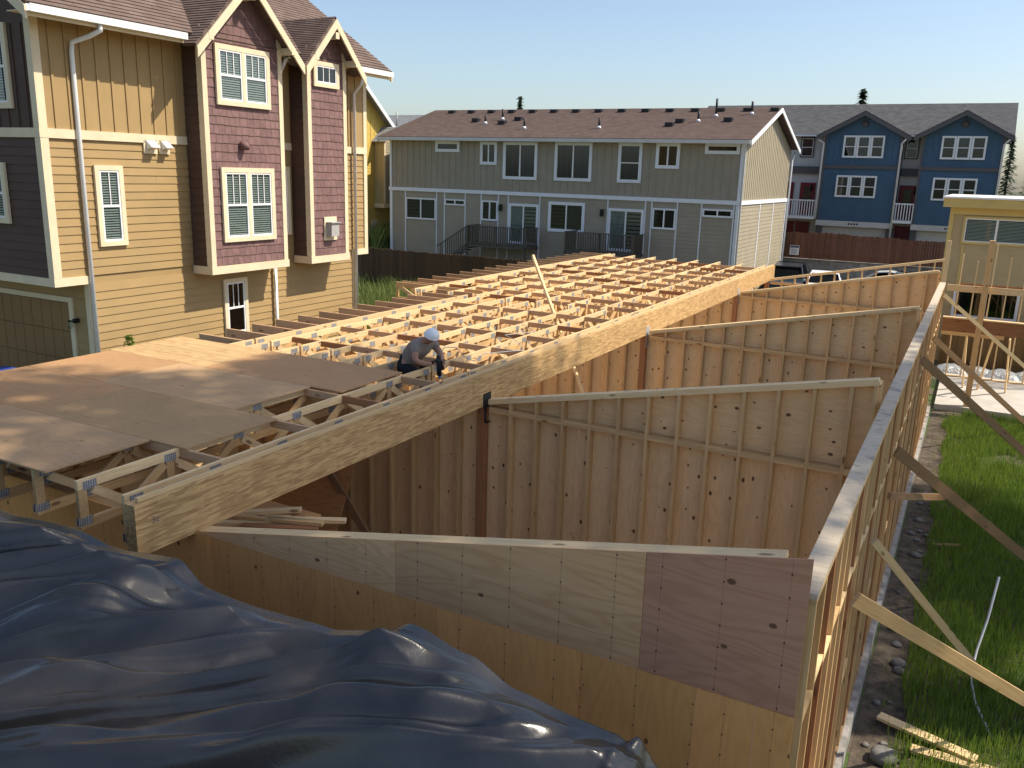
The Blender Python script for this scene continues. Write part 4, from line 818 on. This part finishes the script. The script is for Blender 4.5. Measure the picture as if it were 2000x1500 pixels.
# ------------------------------------------------------------------ tan building and second frame on the right
TB = thing('building', 'tan flat roofed building with yellow trim behind the post frame', 'house', (9, 33, -2.9)); TF = Face('Y-', 29.)
tw = bx('wall', (4.98, 14, 29.03, 38, -2.9, 2.56), 'tan', TB); lap(tw, TF, 5.1, 14, -2.9, 2.3, .17, 'tan', True, -.03)
bx('fascia', (4.72, 14.3, 28.6, 38.3, 2.56, 2.86), 'tantrim', TB); bx('roof', (4.68, 14.35, 28.55, 38.35, 2.862, 2.92), 'white', TB)
for b in (TF.box(4.96, 5.10, -2.9, 2.55, -.03, .03), TF.box(5.102, 14, 2.32, 2.55, -.03, .025), TF.box(5.48, 5.55, -2.9, 1.28, -.03, .02)): bx('trim_board', b, 'tantrim', TB)
window(TB, TF, 5.42, 7.5, 1.33, 2.27, .07, 'tantrim', 0, 2, False, blind=True); window(TB, TF, 5.45, 7.5, -1.25, -.22, .06, 'white', 0, 2, False, gl='glassd')
fence('board_fence', 'sunlit tan board fence behind the patio slab', 5.3, 13, 27.6, -2.9, -1.36, .145, 'ftan', .015)
PF = thing('post_frame', 'tall timber post and beam frame on the patio slab', 'frame', (6.3, 21.5, -2.74))
stud('post', 6.30, 21.5, -2.74, 1.88, .15, .15, 'lum', PF); stud('post', 11.2, 21.5, -2.74, 1.88, .15, .15, 'lum', PF)
bx('beam', (5.38, 6.22, 21.45, 21.55, -.66, -.30), 'lumr', PF); bx('beam', (6.38, 12.5, 21.45, 21.55, -.66, -.30), 'lumr', PF); bx('beam_cap', (5.38, 6.22, 21.40, 21.6, -.297, -.26), 'lumw', PF); bx('beam_cap', (6.38, 12.5, 21.40, 21.6, -.297, -.26), 'lumw', PF)
bx('tie_beam', (5.36, 12.5, 21.58, 21.62, .44, .62), 'lumw', PF); bx('cross_board', (5.36, 7.0, 23.0, 23.04, -1.0, -.84), 'lum', PF)
for k, (x, h) in enumerate(((5.62, 1.2), (6.05, 1.0), (6.52, 1.55), (6.95, 1.15), (7.4, 1.1), (7.8, 1.3), (8.2, 1.2), (8.6, 1.2), (9.0, 1.1), (9.4, 1.2))):
    stud('stud', x, 25.6, -2.70, h, .04, .089, 'lumw', PF)
bx('sill_plate', (5.5, 12, 25.55, 25.65, -2.739, -2.70), 'lumw', PF); bx('mid_rail', (5.64, 9.5, 25.66, 25.69, .12, .28), 'lumr', PF)
for x, a in ((6.05, .1), (6.75, -.2), (7.15, .15)): bar('kicker', (x, 23.0, -.95), (x+a, 24.0, -2.72), .04, .09, 'lumw', PF)
for k in range(4):
    V = []; Fc = []; n, m = 16, 10; cx = 5.75+.75*k; cy = 26.45+.12*(k % 2)
    for j in range(m+1):
        for i in range(n+1):
            u = i/n*2-1; v = j/m*2-1; z = .24*(1-u*u)**.5*(1-v*v)**.5+.06*noise.noise(Vector((u*3+k, v*3, k)))*(1-u*u); V.append((cx+u*.5, cy+v*.4, -2.745+max(0, z)))
    for j in range(m):
        for i in range(n): Fc.append((j*(n+1)+i, j*(n+1)+i+1, (j+1)*(n+1)+i+1, (j+1)*(n+1)+i))
    poly3('wrapped_bundle', V, Fc, 'wrap', None, True, label='bundle wrapped in clear plastic lying on the patio slab', cat='bundle', group='plastic wrapped bundles')

# ------------------------------------------------------------------ far yellow house, grey roof, bins
FH = thing('house', 'distant bright yellow gabled house with a taupe bay, beside the taupe house', 'house', (-30, 37, -1.6)); FF = Face('X+', -27.)
fw = bx('wall', (-34, -27.03, 32.2, 40.2, -1.6, 5.25), 'yel2', FH); prism('gable_panel', [(32.2, 5.24), (40.2, 5.24), (36.2, 8.35)], .1, 'yel2', fw, (-27.13, 0, 0), (0, 1, 0), (0, 0, 1)); lap(fw, FF, 32.2, 40.1, -1.6, 3.6, .18, 'yel2', True, -.03); battens(fw, FF, 32.2, 40.1, 3.8, 5, .4, 'yel2', top=lambda u: 5.15+.76*min(u-32.2, 40.2-u), n0=-.03)
roof('roof', FH, (-26.5, 40.7, 4.87), (-34.4, 40.7, 4.87), (-34.4, 36.2, 8.45), (-26.5, 36.2, 8.45), 'roofl'); roof('roof', FH, (-26.5, 31.7, 4.87), (-34.4, 31.7, 4.87), (-34.4, 36.2, 8.45), (-26.5, 36.2, 8.45), 'roofl')
for ye in (40.7, 31.7):
    P = [Vector((-26.48, ye, 4.85)), Vector((-26.48, 36.2, 8.43)), Vector((-26.48, 36.2, 8.15)), Vector((-26.48, ye, 4.57))]
    poly3('barge_board', [tuple(p) for p in P]+[tuple(p+Vector((.05, 0, 0))) for p in P], [(0, 1, 2, 3), (7, 6, 5, 4), (0, 4, 5, 1), (1, 5, 6, 2), (2, 6, 7, 3), (3, 7, 4, 0)], 'cool', FH)
b2 = bx('bay', (-27, -26.3, 38.1, 39.75, 1.2, 4.95), 'tan', FH); lap(b2, Face('X+', -26.3), 38.2, 39.7, 1.2, 4.9, .18, 'taupel', True); bx('base_trim', (-27, -26.25, 38.05, 39.8, .95, 1.198), 'cream', FH)
for y_ in (38.1, 39.63): bx('corner_board', (-26.3, -26.26, y_, y_+.14, 1.2, 4.9), 'cream', b2)
for ye in (37.85, 40.05): roof('bay_roof', FH, (-26.0, ye, 4.85), (-27.2, ye, 4.85), (-27.2, 38.95, 5.75), (-26.0, 38.95, 5.75), 'roofl')
bx('corner_board', (-27.02, -26.95, 40.05, 40.22, -1.6, 5.0), 'cool', FH); tube('downspout', [(-26.9, 39.95, 4.7), (-26.9, 39.95, -1.6)], .06, 'cool', FH, 8)
bx('meter_box', (-27, -26.85, 37.7, 38.1, -.6, .2), 'cream', FH)
GRh = thing('house', 'distant house with pale grey roof above the taupe roof corner', 'house', (-44, 70, -1)); bx('wall', (-60, -43.4, 66, 76, -1.6, 6.6), 'lgrey', GRh)
roof('roof', GRh, (-60.5, 65.5, 6.5), (-42.6, 65.5, 6.5), (-45.5, 71, 8.75), (-60.5, 71, 8.75), 'roofl'); tube('vent_pipe', [(-47, 68, 7.5), (-47, 68, 8.9)], .08, 'steel', GRh, 8)
def bin_(x, y, mat, label):
    T = thing('wheelie_bin', label, 'bin', (x, y, -1.6)); V = []
    for z, w_ in ((-1.6, .24), (-.62, .31)): V += [(x-w_, y-w_, z), (x+w_, y-w_, z), (x+w_, y+w_, z), (x-w_, y+w_, z)]
    poly3('body', V, BF, mat, T); V = []
    for z, w_ in ((-.618, .34), (-.58, .34), (-.50, .2)): V += [(x-w_, y-w_, z), (x+w_, y-w_, z), (x+w_, y+w_, z), (x-w_, y+w_, z)]
    poly3('lid', V, [(3, 2, 1, 0), (8, 9, 10, 11)]+[(4*j+i, 4*j+(i+1) % 4, 4*j+4+(i+1) % 4, 4*j+4+i) for j in (0, 1) for i in range(4)], mat, T); tube('handle', [(x-.25, y+.36, -.62), (x+.25, y+.36, -.62)], .02, mat, T, 6)
bin_(-9.55, 4.0, 'bblue', 'blue wheelie bin before the garage door'); bin_(-9.2, 4.74, 'bgreen', 'green wheelie bin at the house corner')

# ------------------------------------------------------------------ plants
def blades(name, pts, hmin, hmax, wd, mat, label, cat, lean=.35, kind='stuff'):
    V = []; Fc = []
    for (x, y, z) in pts:
        h = random.uniform(hmin, hmax); a = random.uniform(0, 6.283); c, s = math.cos(a)*wd, math.sin(a)*wd; b = random.uniform(0, 6.283); lx, ly = math.cos(b)*h*lean*random.random(), math.sin(b)*h*lean*random.random()
        o = len(V); V += [(x-c, y-s, z), (x+c, y+s, z), (x+c*.7+lx*.4, y+s*.7+ly*.4, z+h*.6), (x-c*.7+lx*.4, y-s*.7+ly*.4, z+h*.6), (x+lx, y+ly, z+h)]; Fc += [(o, o+1, o+2, o+3), (o+3, o+2, o+4)]
    return link(name, mesh(name, V, Fc, mat), label=label, cat=cat, kind=kind)
gp = []
while len(gp) < 62000:
    y = random.uniform(3.2, 21.1); x = random.uniform(5.62, 9.2); n_ = noise.noise(Vector((x*1.3, y*.8, 0)))
    edge = 5.88+.18*noise.noise(Vector((y*.9, 1, 4)))+(.35 if y > 20.5 else 0)
    if x < edge and random.random() > .02: continue
    if n_ < -.38 and random.random() < .8: continue
    gp.append((x, y, -2.9))
blades('grass', gp, .08, .27, .006, 'grass', 'thick green grass beside the side wall', 'grass')
wp = []
while len(wp) < 15000:
    x = random.uniform(-16.5, -7.3); y = random.uniform(13.6, 22.5)
    if noise.noise(Vector((x*.5, y*.5, 7))) < -.1 and random.random() < .8: continue
    wp.append((x, y, -1.6))
blades('tall_weeds', wp, .25, .95, .014, 'weed', 'tall pale green weeds before the dark fence', 'weeds', .5)
wp = [(random.uniform(-26.6, -24.6), random.uniform(35, 41), -1.6) for _ in range(1800)]
blades('shrub_growth', wp, .6, 1.9, .05, 'weed', 'green growth at the foot of the distant yellow house', 'weeds', .5)
V = []; Fc = []
def leafcloud(V, Fc, c, r, n, size, squash=.8, ground=None):
    for _ in range(n):
        d = Vector((random.gauss(0, 1), random.gauss(0, 1), random.gauss(0, 1))).normalized()*(random.random()**.45)*r; d.z *= squash; p = Vector(c)+d
        a = Vector((random.gauss(0, 1), random.gauss(0, 1), random.gauss(0, .6))).normalized()*size*random.uniform(.6, 1.3); b = a.cross(Vector((random.gauss(0, 1), random.gauss(0, 1), random.gauss(0, 1)))).normalized()*size*.55
        o = len(V); V += [p-a*.5, p+b*.5, p+a*.5, p-b*.5]; Fc.append((o, o+1, o+2, o+3))
def broad_tree(x, y, z0, cz, r, n, label, seed):
    random.seed(seed); T = thing('tree', label, 'tree', (x, y, z0)); tube('trunk', [(x, y, z0), (x+.1, y, z0+(cz-z0)*.35), (x-.05, y+.1, z0+(cz-z0)*.7), (x, y, cz)], [.34, .27, .2, .1], 'bark', T, 10)
    V = []; Fc = []
    for k in range(15):
        d = Vector((random.gauss(0, 1), random.gauss(0, 1), random.gauss(0, .8))).normalized()*r*random.uniform(.35, .85); c = Vector((x, y, cz))+d
        if k % 2: tube('limb', [(x, y, cz-r*.75), tuple((Vector((x, y, cz-r*.4))+c)/2), tuple(c)], [.12, .07, .03], 'bark', T, 6)
        leafcloud(V, Fc, c, r*random.uniform(.3, .5), n//15, .30)
    poly3('crown', V, Fc, 'leaf', T)
TG = ('broad leafed shade tree standing right of the lawn, ', )
broad_tree(19.5, 12.4, -2.9, 22.5, 4.6, 12500, TG[0]+'middle of five', 11)
broad_tree(23.6, 19.4, -2.9, 22.5, 4.6, 10000, TG[0]+'next to the tan building', 12)
broad_tree(19.0, 6.6, -2.9, 22.5, 3.8, 6500, TG[0]+'the one with the smaller crown', 13)
broad_tree(15.3, 10.1, -2.9, 22.5, 3.9, 11000, TG[0]+'the densest of five', 14)
broad_tree(12.6, 8.3, -2.9, 22.5, 2.7, 2300, TG[0]+'the thinnest of five', 15)
def conifer(x, y, z0, h, r, label, n=420):
    T = thing('conifer', label, 'tree', (x, y, z0)); tube('trunk', [(x, y, z0), (x, y, z0+h)], [h*.02, .05], 'bark', T, 8); V = []; Fc = []
    for _ in range(n):
        t = random.random()**.8; rr = r*(1-t)*random.uniform(.3, 1)*(.75+.25*math.sin(t*60)); a = random.uniform(0, 6.283); p = Vector((x+math.cos(a)*rr, y+math.sin(a)*rr, z0+h*(.15+.85*t))); d = Vector((math.cos(a), math.sin(a), -.35))*h*.05; s = Vector((-math.sin(a), math.cos(a), 0))*h*.018
        o = len(V); V += [p-d*.5, p+s, p+d, p-s]; Fc.append((o, o+1, o+2, o+3))
    poly3('crown', V, Fc, 'needle', T)
conifer(-55.4, 110, -1, 15.0, 1.9, 'slim dark conifer tip rising above the taupe house roof'); conifer(-8.6, 110, -1, 15.2, 2.8, 'conifer tip rising above the blue rowhouse roof')
random.seed(5)
for k in range(9): conifer(8.5+k*3.0+random.uniform(-1, 1), 150+random.uniform(-8, 8), -1, random.uniform(8, 13), 2.6, 'distant dark conifer in the tree line right of the blue rowhouse', 500)
for o_ in bpy.data.objects:
    if o_.name.startswith('conifer') and o_.location.y > 120: o_['group'] = 'distant conifers'
T = thing('sapling', 'small green sapling tip poking up behind the plywood deck', 'plant', (-6.5, 4.4, -2.0)); tube('stem', [(-6.5, 4.4, -2.0), (-6.5, 4.4, .4)], [.02, .006], 'bark', T, 6); V = []; Fc = []
for k in range(5): leafcloud(V, Fc, (-6.5, 4.4, -.1+.12*k), .16-.025*k, 45, .07, 1.)
poly3('leaves', V, Fc, 'grass', T)
